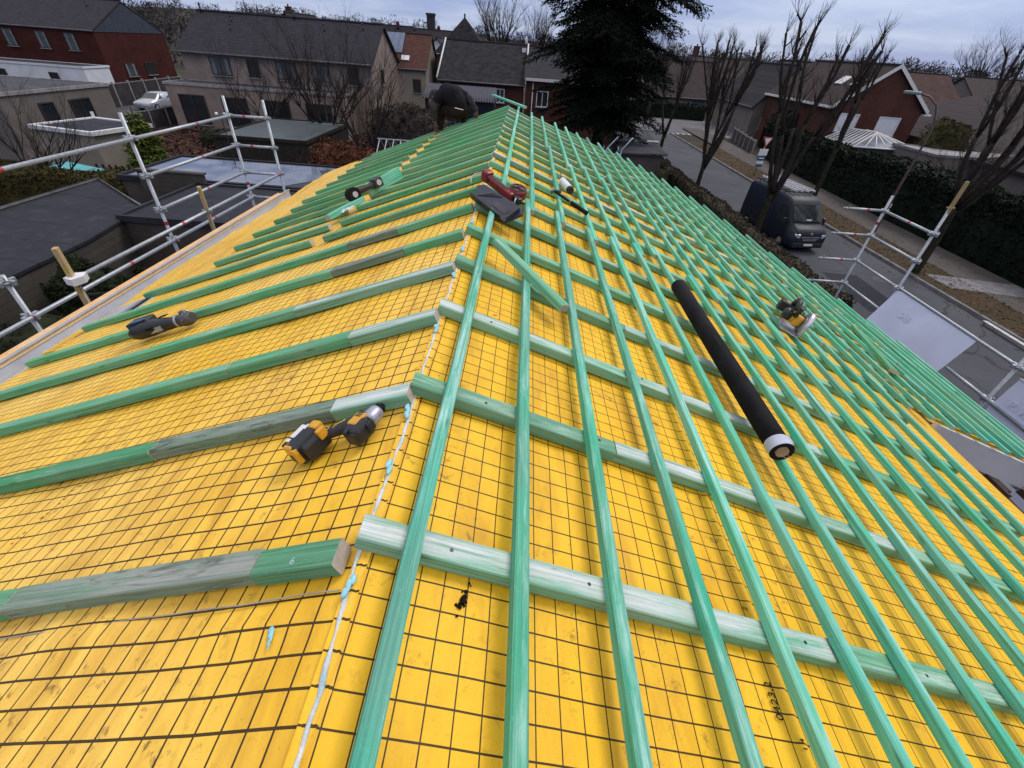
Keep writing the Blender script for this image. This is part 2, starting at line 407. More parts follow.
# ------------------------------------------------------------------ roof frames
XR, ZR = -.27, 5.90
AR, AL = rad(20.06), rad(20.4)
MR = Matrix(((math.cos(AR), 0, math.sin(AR), XR), (0, 1, 0, 0), (-math.sin(AR), 0, math.cos(AR), ZR), (0, 0, 0, 1)))
ML = Matrix(((math.cos(AL), 0, -math.sin(AL), XR), (0, 1, 0, 0), (math.sin(AL), 0, math.cos(AL), ZR), (0, 0, 0, 1)))
T = Matrix.Translation
def PR(u, y, h=0): return MR @ Vector((u, y, h))
def PL(u, y, h=0): return ML @ Vector((-u, y, h))
HM = -.042            # membrane level below the top of the counter battens
YE = [(0, 8.35), (.9, 9.0), (1.6, 9.2), (2.3, 9.3), (3.0, 8.95), (3.7, 8.3), (4.15, 7.35), (4.4, 6.65), (4.7, 6.15), (4.96, 5.75), (5.2, 5.2), (5.42, 4.6), (5.55, 3.2)]
def yend(u):
    for (a, ya), (b, yb) in zip(YE, YE[1:]):
        if a <= u <= b: return ya+(yb-ya)*(u-a)/(b-a)
    return YE[0][1] if u < 0 else YE[-1][1]
UE, YX, UX = 4.0, 2.62, 5.42      # near eave, where the wider part begins, its eave

house = thing('house_being_reroofed', 'low house with yellow gridded underlay and green roof battens, partly stripped roof in the foreground', 'house', (0, 4, 0))
HI = inv(house)

def wrinkle(u, y, s):
    n = noise.noise(Vector((u*2.1, y*1.3, s)))*.010 + noise.noise(Vector((u*6, y*3.2, s+5)))*.003 + (1-abs(noise.noise(Vector((u*2.6+y*.8, y*5.5, s+11)))*2))**6*.0018
    return n
# right slope underlay
mb = MB()
def sheet(us, yfun0, yfun1, ny, hfun, sgn):
    vs = []; fs = []
    for u in us:
        a, b = yfun0(u), yfun1(u)
        for j in range(ny+1):
            y = a+(b-a)*(j/ny)**1.25; vs.append((sgn*u, y, hfun(u, y)))
    for i in range(len(us)-1):
        for j in range(ny):
            q = (i*(ny+1)+j, (i+1)*(ny+1)+j, (i+1)*(ny+1)+j+1, i*(ny+1)+j+1)
            fs.append(q if sgn > 0 else q[::-1])
    mb.add(vs, fs, 0, None, True)
def hR(u, y):
    h = HM+wrinkle(u, y, 3)*min(1, u*4)
    d = u-1.063                                   # overlap of two underlay strips
    h += .010*math.exp(-(d/.012)**2) + (.004 if d < 0 else 0)*math.exp(-((d+.02)/.03)**2)
    h += .006*math.exp(-((u-2.56)/.012)**2)
    if u > 3.7: h -= (u-3.7)**2*.35
    return h
us = [i*.04 for i in range(int(UE/.04)+1)]+[UE]
for k in range(-6, 7): us.append(1.063+k*.008)
us = sorted(set(round(u, 4) for u in us))
sheet(us, lambda u: -1.2, lambda u: yend(u)-.04, 110, hR, 1)
us2 = [UE+i*.1 for i in range(15)]+[UX]
sheet(us2, lambda u: YX+.14, lambda u: max(YX+.3, yend(u)-.05), 30, lambda u, y: HM+wrinkle(u, y, 3)*.5-.02, 1)
# thickness under the sheet
mb.prism([(0, -1.2), (UE-.16, -1.2), (UE-.16, 7.2), (2.5, 8.4), (0, 8.2)], HM-.10, HM-.075, 0)
mb.build('roof_underlay', MEMB_R, house, HI @ MR)
mb = MB()
def hL(u, y):
    h = HM+wrinkle(u, y, 9)*min(1, u*4)
    h += .010*math.exp(-((y-.355-.008*math.sin(u*11))/.011)**2)*min(1, max(0, (u-.05)*8))     # ruck in the sheet
    if u > 2.9: h += .03*noise.noise(Vector((u*2.5, y*3.1, 4)))*(u-2.9)
    return h
def ul(y): return 3.47+.05*math.sin(y*1.7)+(.05 if y > 5.5 else 0)
us = sorted(set([i*.05 for i in range(66)]))
sheet([u for u in us if u <= 2.95], lambda u: -1.2, lambda u: 8.4+.1*min(u, 2), 150, hL, -1)
vs = []; fs = []
NU = 12; ys = [3.30+i*.06 for i in range(93)]
for y in ys:
    for i in range(NU+1):
        u = 2.95+(ul(y)-2.95)*i/NU; vs.append((-u, y, hL(u, y)))
for j in range(len(ys)-1):
    for i in range(NU): a = j*(NU+1)+i; fs.append((a, a+NU+1, a+NU+2, a+1))
mb.add(vs, fs, 0, None, True)
vs = []; fs = []
ys = [-1.2+i*.1 for i in range(42)]+[3.02]
for y in ys:
    for i in range(NU+1):
        u = 2.95+(3.30-2.95)*i/NU; vs.append((-u, y, hL(u, y)))
for j in range(len(ys)-1):
    for i in range(NU): a = j*(NU+1)+i; fs.append((a, a+NU+1, a+NU+2, a+1))
mb.add(vs, fs, 0, None, True)
mb.build('roof_underlay', MEMB_L, house, HI @ ML)

# ---- boards and gutter on the left eave
mb = MB(); mb.box((-3.875, 2.9, -.02), (.18, 9.2, .03)); mb.box((-3.98, 2.9, -.10), (.03, 9.2, .22))
mb.build('fascia_board', W_PALE, house, HI @ ML)
ZINC = plain('matt_grey_zinc', (.46,.47,.50), .55, .3, .15, 4, .1)
mb = MB(); mb.box((-3.60, 2.9, -.11), (.42, 9.2, .012)); mb.box((-3.802, 2.9, -.055), (.012, 9.2, .12)); mb.box((-3.785, 2.9, .003), (.045, 9.2, .012))
mb.build('box_gutter', ZINC, house, HI @ ML)
mb = MB()
for k in range(9): mb.box((-3.50+R.uniform(-.02, .02), 2.70+k*.055, -.07), (.16, .05, .02), rz=.1*R.uniform(-1, 1))
mb.build('rag_strip', MEMB_L, house, HI @ ML)
# right eave fascia, the wider part's side panel
mb = MB(); mb.box((UE+.0, .65, -.16), (.03, 3.7, .16))
mb.build('fascia_board', CONC, house, HI @ MR)
mb = MB(); mb.box(((UE+UX)/2+.0, YX+.05, -.135), (UX-UE+.1, .03, .22)); mb.box((UX-.1, (YX+4.4)/2, -.18), (.03, 4.4-YX, .2))
mb.build('side_panel', plain('grey_cement_panel', (.52,.52,.55), .8, 0, .1, 2), house, HI @ MR)
for k in range(3):
    mb = MB(); mb.box((0, 0, 0), (.05, .22, .05)); mb.build('rafter_end', plain('dark_rafter', (.08,.05,.035), .9), house, HI @ MR @ T((4.3+k*.45, YX-.14, -.24)))
# masonry below
mb = MB()
mb.prism([(-3.7, -1.2), (3.1, -1.2), (3.1, 8.0), (-3.7, 8.0)], 0, 4.4)
mb.prism([(3.0, 2.75), (4.75, 2.75), (4.75, 4.6), (3.6, 6.8), (3.0, 7.6)], 0, 3.7)
mb.add([(-3.7,8.0,4.4),(3.1,8.0,4.4),(XR,8.0,5.72)], [(0,2,1)])
mb.build('wall', BR_GREY, house, HI)

# ---- beams
def beam(name, M, x0, x1, y0, w, h0, h, mat, root, rootinv, wob=.003, bend=0):
    """long stick: x0..x1 along local x, width w from y0 outwards, h0..h0+h"""
    L = x1-x0; n = max(2, int(L/.35)); e = .0035
    prof = [(-w/2+e, 0), (w/2-e, 0), (w/2, e), (w/2, h-e), (w/2-e, h), (-w/2+e, h), (-w/2, h-e), (-w/2, e)]
    mb = MB(); sd = R.random()*100
    vs = []
    for i in range(n+1):
        x = L*i/n
        dy = noise.noise(Vector((x*1.1, sd, 0)))*wob*2.2+bend*(x/L)*(1-x/L); dz = abs(noise.noise(Vector((x*1.3, sd, 5))))*wob
        tw = noise.noise(Vector((x*.9, sd, 9)))*.02
        for (a, b) in prof: vs.append((x, a+dy-b*tw, b+dz+a*tw))
    fs = []
    for i in range(n):
        for k in range(8): fs.append((i*8+k, (i+1)*8+k, (i+1)*8+(k+1) % 8, i*8+(k+1) % 8)[::-1])
    mb.add(vs, fs, 0)
    mb.add(vs[:8], [tuple(range(8))], 1); mb.add(vs[-8:], [tuple(reversed(range(8)))], 1)
    return mb.build(name, [mat, W_END], root, rootinv @ M @ T((x0, y0, h0)))
CB = .061
RZ = Matrix.Rotation
ysR = [.518, 1.022, 1.507, 1.96, 2.41, 2.86, 3.28, 3.70, 4.10, 4.50, 4.92, 5.33, 5.74, 6.15, 6.56, 6.97, 7.38, 7.80, 8.15, 8.55, 8.95]
for i, y in enumerate(ysR):
    # where this row ends on the far, stepped edge
    umax = 3.36 if y < YX else UX-.12
    while umax > .3 and yend(umax) < y+.08: umax -= .04
    umin = -.012
    if y > 8.2:
        umin = 0
        while umin < 3 and yend(umin) < y+.08: umin += .04
    if umax-umin < .3: continue
    cuts = [umin, umax]
    j = {0: [1.26], 1: [.68, 2.05], 2: [1.9], 3: [.9, 2.3]}.get(i, [R.uniform(1.2, 2.6)])
    cuts = [umin]+[c for c in j if umin+.3 < c < umax-.3]+[umax]
    for k, (a, b) in enumerate(zip(cuts, cuts[1:])):
        mt = W_GREEN
        if (i, k) in ((0, 0), (1, 1), (2, 0), (3, 1)) or (i > 3 and R.random() < .1): mt = W_WHITE
        beam('counter_batten', MR, a+.002, b-.002, y+R.uniform(-.004, .004)+(.004 if k % 2 else 0), CB, HM+.004, .042, mt, house, HI, .002)
ysL = [.470, .98, 1.44, 1.90, 2.36, 2.84, 3.29, 3.65, 4.06, 4.45, 4.84, 5.24, 5.67, 6.07, 6.46, 6.92, 7.32, 7.76, 8.15, 8.5]
for i, y in enumerate(ysL):
    ue = 3.25 if y < 3.5 else 2.6+R.uniform(-.03, .05)
    if i == 6: ue = 3.05
    segs = []
    if i == 0: segs = [(.045, .24, W_GREEN_L), (.24, .95, W_GREY), (.95, ue, W_GREEN_L)]
    elif i == 1: segs = [(.012, .265, W_WHITE), (.265, .95, W_GREY), (.95, ue, W_GREEN_L)]
    elif i == 2: segs = [(.015, .38, W_WHITE), (.38, .95, W_GREEN_L), (.95, ue, W_GREEN_L)]
    elif i == 3: segs = [(.015, .86, W_WHITE), (.86, ue, W_GREEN_L)]
    elif i == 4: segs = [(.03, .38, W_GREEN_L), (.38, .84, W_GREY), (.84, ue, W_GREEN_L)]
    elif i == 5: segs = [(.03, .55, W_GREEN_L), (.55, .92, W_GREY), (.92, ue, W_GREEN_L)]
    elif y > 3.2: g = 1.36-.02*(y-3.3); segs = [(.02, g-.06, W_GREEN_L), (g+.05, ue, W_GREEN_L)]
    for k, (a, b, mt) in enumerate(segs):
        beam('counter_batten', ML, -b+.0015, -a-.0015, y+(.003 if k % 2 else 0), CB, HM+.004, .042, mt, house, HI, .002)
# tile battens on the right slope, parallel to the ridge
ub = [.103, .335, .575, .83, 1.045, 1.275, 1.50, 1.745, 1.955, 2.165, 2.40, 2.63, 2.855, 3.08, 3.31, 3.535, 3.76, 3.98, 4.20, 4.41, 4.62, 4.83, 5.03, 5.22, 5.38]
MY = Matrix.Rotation(rad(90), 4, 'Z')
for i, u in enumerate(ub):
    y0 = -1.1 if u < 3.5 else YX-.02+R.uniform(-.04, .03)
    y1 = yend(u)+R.uniform(-.02, .10)
    jt = 3.05+R.uniform(-.35, .75)
    if i < 4: jt = [3.15, 3.2, 3.25, 3.2][i]
    segs = [(y0, jt+.12, 0), (jt-.10, y1, 1)] if y1-jt > .5 and jt-y0 > .5 else [(y0, y1, 0)]
    if y1 > 7.5 and len(segs) == 2 and i > 1:
        j2 = jt+R.uniform(2.2, 2.9); segs = [segs[0], (jt-.10, j2+.1, 1), (j2-.1, y1, 0)]
    for a, b, k in segs:
        M = MR @ T((u+(.022 if k == 0 else -.0225)*(1 if len(segs) > 1 else 0), 0, 0)) @ MY
        if k == 0 and len(segs) > 1: M = MR @ T((u, 0, 0)) @ MY
        elif k == 1: M = MR @ T((u+.037, 0, 0)) @ MY if i < 4 else MR @ T((u+.034*R.choice((-1, 1)), 0, 0)) @ MY
        beam('tile_batten', M, a, b, 0, .034, .0055, .032, W_TEAL, house, HI, .003, R.uniform(-.008, .008))
# sealant bead along the ridge with blue blobs, and torn underlay edge
mb = MB(); pts = []; rr = []
y = -1.1
while y < 8.2:
    pts.append((-.004+noise.noise(Vector((y*3, 1, 0)))*.016+noise.noise(Vector((y*23, 4, 0)))*.004, y, HM+.006+abs(noise.noise(Vector((y*9, 2, 0))))*.006)); rr.append(.0050+.0038*noise.noise(Vector((y*17, 7, 0)))+.002*noise.noise(Vector((y*50, 2, 0)))); y += .012
mb.tube(pts, rr, 7)
mb.build('sealant_bead', SEAL, house, HI @ T((XR, 0, ZR+HM*.5)) @ Matrix.Diagonal((.85, 1, .5, 1)))
for y in (.405, .70, .92, 1.07, 1.36, 1.55, 1.83, 2.15, 2.6, 2.85, 3.3, 3.9):
    mb = MB(); k_ = R.randint(4, 6)
    for k in range(k_): mb.ball((R.uniform(-.006, .006)-.004, (k-k_/2)*.009, HM+.009+R.uniform(0, .005)), R.uniform(.0055, .0085), n=8, m=6, sc=(.9, 1.7, .6), jit=.12)
    mb.build('sealant_blob', BLUEP, house, HI @ T((XR, y+R.uniform(-.02, .02), ZR)))
mb = MB(); n = 90; vs = []
for i in range(n+1):
    y = -1.1+9.3*i/n
    vs += [(-.016+.006*noise.noise(Vector((y*5, 0, 3))), y, -.0045), (.002, y, .003), (.013+.010*noise.noise(Vector((y*6, 3, 3))), y, -.0045)]
fs = []
for i in range(n):
    for k in range(2): a = i*3+k; fs.append((a, a+1, a+4, a+3))
mb.add(vs, fs, 0, None, True)
mb.build('ridge_strip', MEMB_L, house, HI @ T((XR, 0, ZR+HM+.0015)))
# taped seam on the left slope and blue drop, black patch
mb = MB(); pts = [(-(.04+i*.045), .408-.012*i/20+noise.noise(Vector((i*.3, 0, 0)))*.004, HM+.006) for i in range(46)]
mb.tube(pts, .0017, 5); mb.build('seam_thread', plain('grey_thread', (.36,.34,.30), .9), house, HI @ ML)
mb = MB()
for k in range(12): mb.ball((.012*(k/11)+R.uniform(-.002, .002), -.034*k/11, 0), .0062-.0004*k, n=7, m=5, sc=(1, 1.3, .3), jit=.2)
mb.build('sealant_drip', BLUEP, house, HI @ ML @ T((-.165, .348, HM+.004)))
# faded factory print on the left slope
for k in range(15):
    if k % 4 == 3: continue
    mb = MB(); mb.box((0, 0, 0), (R.uniform(.008, .020), R.uniform(.004, .008), .0005)); 
    if k % 2: mb.box((R.uniform(-.01, .01), .004, 0), (.004, .012, .0006))
    mb.build('faded_print', plain('faded_print_ink', (.30,.16,.03), .8), house, HI @ ML @ T((-1.275+.004*k, .69+k*.0172, HM+.0105)))
# pen writing
INK = plain('dark_ink', (.02,.017,.014), .8)
SC = Matrix.Rotation(rad(90), 4, 'Z')
text_mesh('0423,2', .029, 'lettering', INK, house, HI @ MR @ T((1.026, .335, HM+.012)) @ SC, .0003)
text_mesh('2', .022, 'lettering', plain('faded_ink', (.16,.09,.03), .8), house, HI @ MR @ T((1.045, .585, HM+.012)) @ SC, .0003)
text_mesh('1 4', .018, 'lettering', INK, house, HI @ MR @ T((1.062, .285, HM+.015)) @ SC, .0003)
text_mesh('6', .022, 'lettering', plain('pale_blue_ink', (.45,.55,.62), .8), house, HI @ ML @ T((-.150, .452, .0055)) @ RZ(rad(0), 4, 'Z'), .0003)
# screws on the counter battens
SCR = plain('dark_screw_head', (.05,.05,.055), .4, .5)
for y, lst in ((.518, (.185, .52, .60, 1.17, 1.62)), (1.022, (.22, .62, 1.5)), (1.507, (.2, .9))):
    for u in lst:
        mb = MB(); mb.tube([(0, 0, .0045), (0, 0, .0062)], [.0048, .0044], 12); mb.tube([(0, 0, .0064), (0, 0, .0065)], [.0022, .002], 6, 1)
        mb.build('screw_head', [SCR, BLACK], house, HI @ MR @ T((u, y+R.uniform(-.012, .014), 0)))

# ------------------------------------------------------------------ loose things on the roof
def loose(name, label, cat, plane, u, y, h, ang, group=None, tilt=None):
    """frame on a slope: local z leaves the slope, local x turned by ang from the slope's +x"""
    M = (MR @ T((u, y, h)) if plane == 'R' else ML @ T((-u, y, h))) @ RZ(rad(ang), 4, 'Z')
    if tilt is not None: M = M @ tilt
    return thing(name, label, cat, M=M, group=group)
def quadbeam(root, name, L, w, h, mat, wob=.001):
    return beam(name, Matrix(), 0, L, 0, w, 0, h, mat, root, Matrix(), wob)
def stick(name, label, plane, u, y, h, ang, L, w, hh, mat, group=None, cat='wood offcut', tilt=None):
    mbx = beam(name, Matrix(), 0, L, 0, w, 0, hh, mat, None, Matrix(), .0015)
    M = (MR @ T((u, y, h)) if plane == 'R' else ML @ T((-u, y, h))) @ RZ(rad(ang), 4, 'Z')
    if tilt is not None: M = M @ tilt
    mbx.matrix_world = M
    return tag(mbx, label, cat, group)
stick('wood_offcut', 'short green wood offcut lying diagonally across two battens below the red tool', 'R', .155, 2.20, .036, -50, .56, .055, .035, W_GREEN)
stick('loose_plank', 'loose green plank lying slantwise on the far right battens, pale end upward', 'R', 4.20, 4.22, .038, -107, 1.02, .08, .03, W_GREEN_L, cat='plank')
lb = stick('loose_batten', 'loose pale green batten sticking out past the far end of the ridge', 'R', 0, 0, 0, 0, 1.7, .05, .03, W_TEAL, cat='batten')
lb.matrix_world = T((-.02, 7.95, 5.92)) @ Matrix.Rotation(rad(111), 4, 'Z')
# lifted ends where pieces double up near the ridge
# --- black impact driver, yellow parts (left slope, front)
drv = loose('impact_driver', 'black and yellow cordless impact driver lying on its side on the yellow underlay', 'power tool', 'L', .318, .838, HM+.006, 2, tilt=Matrix.Scale(.93, 4))
Y_, K_, S_ = TOOLY, BLACK, CHROME
def rot(a, ax): return Matrix.Rotation(rad(a), 4, ax)
MBt = T((.030, -.004, .037)) @ rot(-26, 'Z')
mb = MB(); mb.box((0, 0, 0), (.062, .115, .070), 0, MBt, .010); mb.box((.040, .0, -.002), (.03, .085, .056), 0, MBt, .009)
mb.box((-.036, 0, 0), (.014, .10, .060), 0, MBt, .004)
mb.build('battery', K_, drv)
mb = MB(); mb.box((-.002, -.046, .018), (.040, .026, .034), 0, MBt, .006); mb.build('battery_latch', Y_, drv)
mb = MB(); mb.box((.012, .043, .018), (.038, .032, .040), 0, MBt, .006); mb.build('battery_latch', Y_, drv)
mb = MB(); mb.box((.052, .028, .020), (.016, .03, .034), 0, MBt, .004); mb.build('belt_clip_pad', Y_, drv)
mb = MB(); mb.box((.020, -.052, .004), (.020, .020, .052), 0, MBt, .003); mb.build('yellow_stripe', Y_, drv)
mb = MB(); mb.box((-.022, .008, .0355), (.020, .052, .0015), 0, MBt); mb.box((-.024, -.030, .0355), (.016, .012, .0015), 0, MBt); mb.box((-.008, .03, .0355), (.008, .02, .0015), 0, MBt)
mb.build('battery_label', WHITEP, drv)
mb = MB(); mb.tube([(.055, .012, .036), (.085, .016, .036), (.12, .020, .036), (.155, .028, .036), (.185, .036, .036)], [.024, .019, .0175, .021, .024], 12)
mb.build('handle', K_, drv)
mb = MB()
for sy in (-1, 1): mb.tube([(.068, .012+sy*.012, .052), (.09, .017+sy*.010, .0545), (.105, .018+sy*.002, .0545)], .0012, 5)
mb.tube([(.118, .012, .0545), (.13, .026, .0555), (.155, .036, .0565)], .0012, 5)
mb.build('grip_line', plain('pale_yellow_rubber', (.75,.60,.25), .6), drv)
MH = T((.216, .020, .037)) @ rot(62, 'Z')
mb = MB(); mb.box((-.028, 0, 0), (.070, .060, .058), 0, MH, .014); mb.box((-.060, 0, -.002), (.016, .050, .048), 0, MH, .007)
mb.build('motor_housing', K_, drv)
mb = MB(); mb.box((-.010, .010, .018), (.052, .040, .026), 0, MH, .006)
mb.build('yellow_shell', Y_, drv)
mb = MB(); mb.box((-.058, .004, .0272), (.018, .014, .003), 0, MH)
for k in range(4): mb.box((-.002+k*.007, .010, .0315), (.004, .022, .0006), 0, MH)
mb.build('vent', K_, drv)
mb = MB(); mb.add([], []); pts = [MH @ Vector(p) for p in ((.008, 0, 0), (.020, 0, 0), (.050, 0, 0), (.060, 0, 0))]
mb.tube(pts, [.026, .027, .024, .018], 16); mb.build('gear_case', S_, drv)
mb = MB(); pts = [MH @ Vector(p) for p in ((.058, 0, 0), (.070, 0, 0), (.071, 0, 0), (.080, 0, 0))]
mb.tube(pts, [.019, .017, .010, .009], 14); mb.build('chuck', DRUB, drv)
mb = MB(); mb.box((-.008, -.032, .004), (.026, .010, .030), 0, MH, .003); mb.build('trigger', K_, drv)
mb = MB(); mb.box((-.020, .032, .020), (.010, .008, .012), 0, MH, .002); mb.build('direction_switch', plain('green_switch', (.03,.45,.12), .5), drv)

# --- dark cordless tool with blue label on the left slope
t2 = loose('multi_tool', 'black cordless power tool with blue battery label lying between green battens near the left eave', 'power tool', 'L', 2.13, 2.20, HM+.012, 3)
mb = MB()
mb.tube([(-.02, 0, .045), (.02, .0, .052), (.10, .004, .056), (.20, .004, .050), (.27, .002, .044), (.33, 0, .042)], [.030, .048, .052, .042, .034, .030], 14)
mb.build('body', BLACK, t2)
mb = MB(); mb.box((.055, .038, .085), (.15, .085, .055), 0, T((0,0,0)), .010); mb.build('battery', BLACK, t2)
mb = MB(); mb.tube([(.30, 0, .043), (.318, 0, .043)], .0365, 14); mb.box((.17, -.034, .045), (.09, .012, .03)); mb.build('collar', CHROME, t2)
mb = MB()
for k in range(5): mb.box((.20+k*.012, .02, .093), (.005, .03, .004))
mb.build('vent', DRUB, t2)
mb = MB(); mb.box((.14, -.04, .06), (.05, .012, .02), 0, None, .004); mb.build('trigger', DRUB, t2)
mb = MB(); mb.box((.062, .016, .1135), (.11, .052, .0015)); mb.build('battery_label', plain('blue_label', (.015,.09,.20), .4), t2)
mb = MB(); mb.tube([(.32, 0, .042), (.35, 0, .042), (.385, -.002, .042), (.41, -.004, .042)], [.034, .042, .040, .030], 14); mb.tube([(.37, 0, .042), (.37, 0, .095)], [.022, .02], 10)
mb.build('gear_head', plain('dark_cast_metal', (.09,.09,.10), .4, .5), t2)
mb = MB(); mb.tube([(.365, -.040, .05), (.385, .0, .098), (.405, .035, .05)], .004, 6); mb.build('guard_wire', SILV, t2)
pp = loose('paper_scrap', 'crumpled white paper scrap under the black tool near the left eave', 'scrap', 'L', 1.99, 2.165, HM+.012, 20)
mb = MB(); n = 5; vs = [(.022*i, .012*j, .01+R.uniform(0, .022)) for i in range(n) for j in range(n)]
mb.add(vs, [(i*n+j, (i+1)*n+j, (i+1)*n+j+1, i*n+j+1) for i in range(n-1) for j in range(n-1)], 0); mb.build('sheet', WHITEP, pp)

# --- small grinder on green offcuts
t3 = loose('angle_grinder', 'small black power tool with round head resting on green offcuts on the left slope', 'power tool', 'L', 1.30, 4.16, .04, 52)
mb = MB(); mb.tube([(0, 0, .05), (.06, 0, .055), (.16, 0, .05), (.24, 0, .05), (.29, 0, .05)], [.03, .036, .024, .034, .036], 12); mb.build('body', BLACK, t3)
mb = MB(); mb.tube([(-.02, -.055, .05), (-.02, .03, .05)], [.062, .058], 16); mb.build('head', DRUB, t3)
mb = MB(); mb.tube([(-.02, -.062, .05), (-.02, -.056, .05)], [.026, .026], 12); mb.tube([(.27, -.046, .05), (.27, -.036, .05)], [.026, .026], 12); mb.build('hub_cap', SILV, t3)
mb = MB(); mb.box((.27, 0, .05), (.10, .075, .085), 0, None, .012); mb.build('battery', BLACK, t3)
stick('wood_offcut', 'green offcut under the small black tool, lower piece with dark sawn end', 'L', 1.46, 3.80, .006, 60, .42, .07, .045, W_TEAL)
stick('wood_offcut', 'green offcut behind the small black tool, set on edge', 'L', 1.22, 4.30, .006, 62, .48, .03, .11, W_TEAL)
mb = MB(); n = 5; vs = [(.03*i, .02*j, R.uniform(0, .03)) for i in range(n) for j in range(n)]
mb.add(vs, [(i*n+j, (i+1)*n+j, (i+1)*n+j+1, i*n+j+1) for i in range(n-1) for j in range(n-1)], 0)
o = mb.build('paper_scrap', WHITEP, None, ML @ T((-1.36, 3.86, .012))); tag(o, 'white scrap beside the lower green offcut on the left slope', 'scrap')

# --- red coil nailer over a black tool case lid
case = loose('tool_case_lid', 'dark blue-black open plastic case lid leaning across the ridge under the red tool', 'case lid', 'R', -.03, 2.98, .050, -42, tilt=rot(30, 'X') @ rot(-4, 'Y') @ Matrix.Scale(.86, 4))
mb = MB(); mb.prism([(0, 0), (.10, -.11), (.46, -.13), (.485, .02), (.45, .06), (.03, .05)], 0, .018); mb.build('panel', plain('blue_black_plastic', (.022,.026,.045), .35, 0, .3, 12), case)
mb = MB()
for k in range(5): mb.tube([(.10+k*.014, -.08+.012*k, .019), (.16+k*.02, .02+.006*k, .021)], .003, 5)
mb.box((.25, -.128, .03), (.34, .010, .045), rz=-.05); mb.box((.46, -.05, .03), (.010, .14, .045), rz=.15); mb.build('rim', BLACK, case)
mb = MB(); mb.box((.33, -.05, .0195), (.14, .05, .002), rz=-.05); mb.build('grey_patch', plain('scuffed_grey', (.07,.07,.075), .6), case)
nl = loose('nail_gun', 'dark red coil nail gun with round magazine at the ridge', 'nail gun', 'R', .00, 3.12, .075, -46, tilt=rot(16, 'X') @ Matrix.Scale(.86, 4))
DR = plain('dark_red_metal', (.20,.022,.022), .4, .1, .35, 30)
mb = MB(); mb.box((.16, 0, .035), (.36, .055, .065), 0, None, .012); mb.box((.02, .0, .045), (.07, .075, .085), 0, None, .014); mb.build('body', DR, nl)
mb = MB(); mb.box((.17, .0, .0695), (.20, .022, .003)); mb.box((.06, -.029, .04), (.03, .003, .03)); mb.build('side_slot', BLACK, nl)
mb = MB(); mb.tube([(.30, .075, .01), (.30, .075, .02), (.30, .075, .07), (.30, .075, .08)], [.066, .070, .070, .062], 20); mb.build('coil_magazine', DR, nl)
mb = MB()
for k in range(3):
    a = k*2.09; mb.tube([(.30, .075, .082), (.30+.05*math.cos(a), .075+.05*math.sin(a), .082)], .010, 6)
mb.tube([(.30+.056*math.cos(k*.524), .075+.056*math.sin(k*.524), .080) for k in range(13)], .007, 6); mb.build('magazine_spokes', BLACK, nl)
mb = MB(); mb.box((.375, .015, .035), (.07, .04, .05), 0, None, .008); mb.tube([(.39, .02, .04), (.44, .03, .035)], [.014, .010], 10); mb.build('nose', BLACK, nl)
mb = MB(); mb.tube([(.385, -.012, .06), (.40, -.03, .05), (.405, -.035, .03)], .006, 6); mb.build('nose_hook', SILV, nl)
mb = MB(); mb.tube([(.0, .02, .05), (-.03, .0, .05), (-.06, -.05, .03), (-.05, -.10, .01), (.0, -.13, .0)], .007, 7); mb.build('air_hose_tail', plain('pale_cord', (.5,.5,.48), .7), nl)

# --- foam can with nozzle, and hammer
fc = loose('foam_can', 'white foam can with thin black nozzle lying on the battens right of the ridge', 'spray can', 'R', .655, 4.36, .062, -73)
mb = MB(); mb.tube([(0, 0, 0), (.012, 0, 0), (.03, 0, 0), (.22, 0, 0), (.235, 0, 0)], [.012, .02, .034, .034, .028], 16); mb.build('can', WHITEP, fc)
mb = MB(); mb.tube([(-.02, 0, 0), (.01, 0, 0)], [.012, .016], 10); mb.tube([(.232, 0, 0), (.262, 0, 0)], [.034, .031], 14); mb.build('cap', BLACK, fc)
mb = MB(); mb.tube([(-.02, 0, 0), (-.35, .10, .03)], [.006, .0035], 8); mb.tube([(.0, 0, .02), (.05, .04, .035), (.12, .045, .02)], .005, 6); mb.build('nozzle', plain('reddish_black_plastic', (.12,.03,.025), .5), fc)
hm = loose('hammer', 'black hammer with curved head lying across the battens right of the ridge', 'hammer', 'R', .565, 3.80, .052, -34)
mb = MB(); mb.tube([(0, 0, .01), (.06, 0, .01), (.15, 0, .008), (.165, 0, .008), (.18, 0, .008), (.31, 0, .006), (.335, 0, .006)], [.010, .010, .011, .011, .015, .017, .019], 12); mb.build('handle', DRUB, hm)
mb = MB(); mb.tube([(.012, -.085, .004), (-.006, -.05, .012), (-.006, 0, .014), (.0, .035, .014), (.006, .062, .014), (.007, .068, .014)], [.006, .011, .016, .013, .015, .013], 12); mb.build('head', BLACK, hm)
mb = MB(); mb.tube([(.15, 0, .009), (.168, 0, .009)], [.0125, .0125], 12); mb.build('grip_ring', plain('dull_orange_ring', (.25,.08,.04), .5), hm)

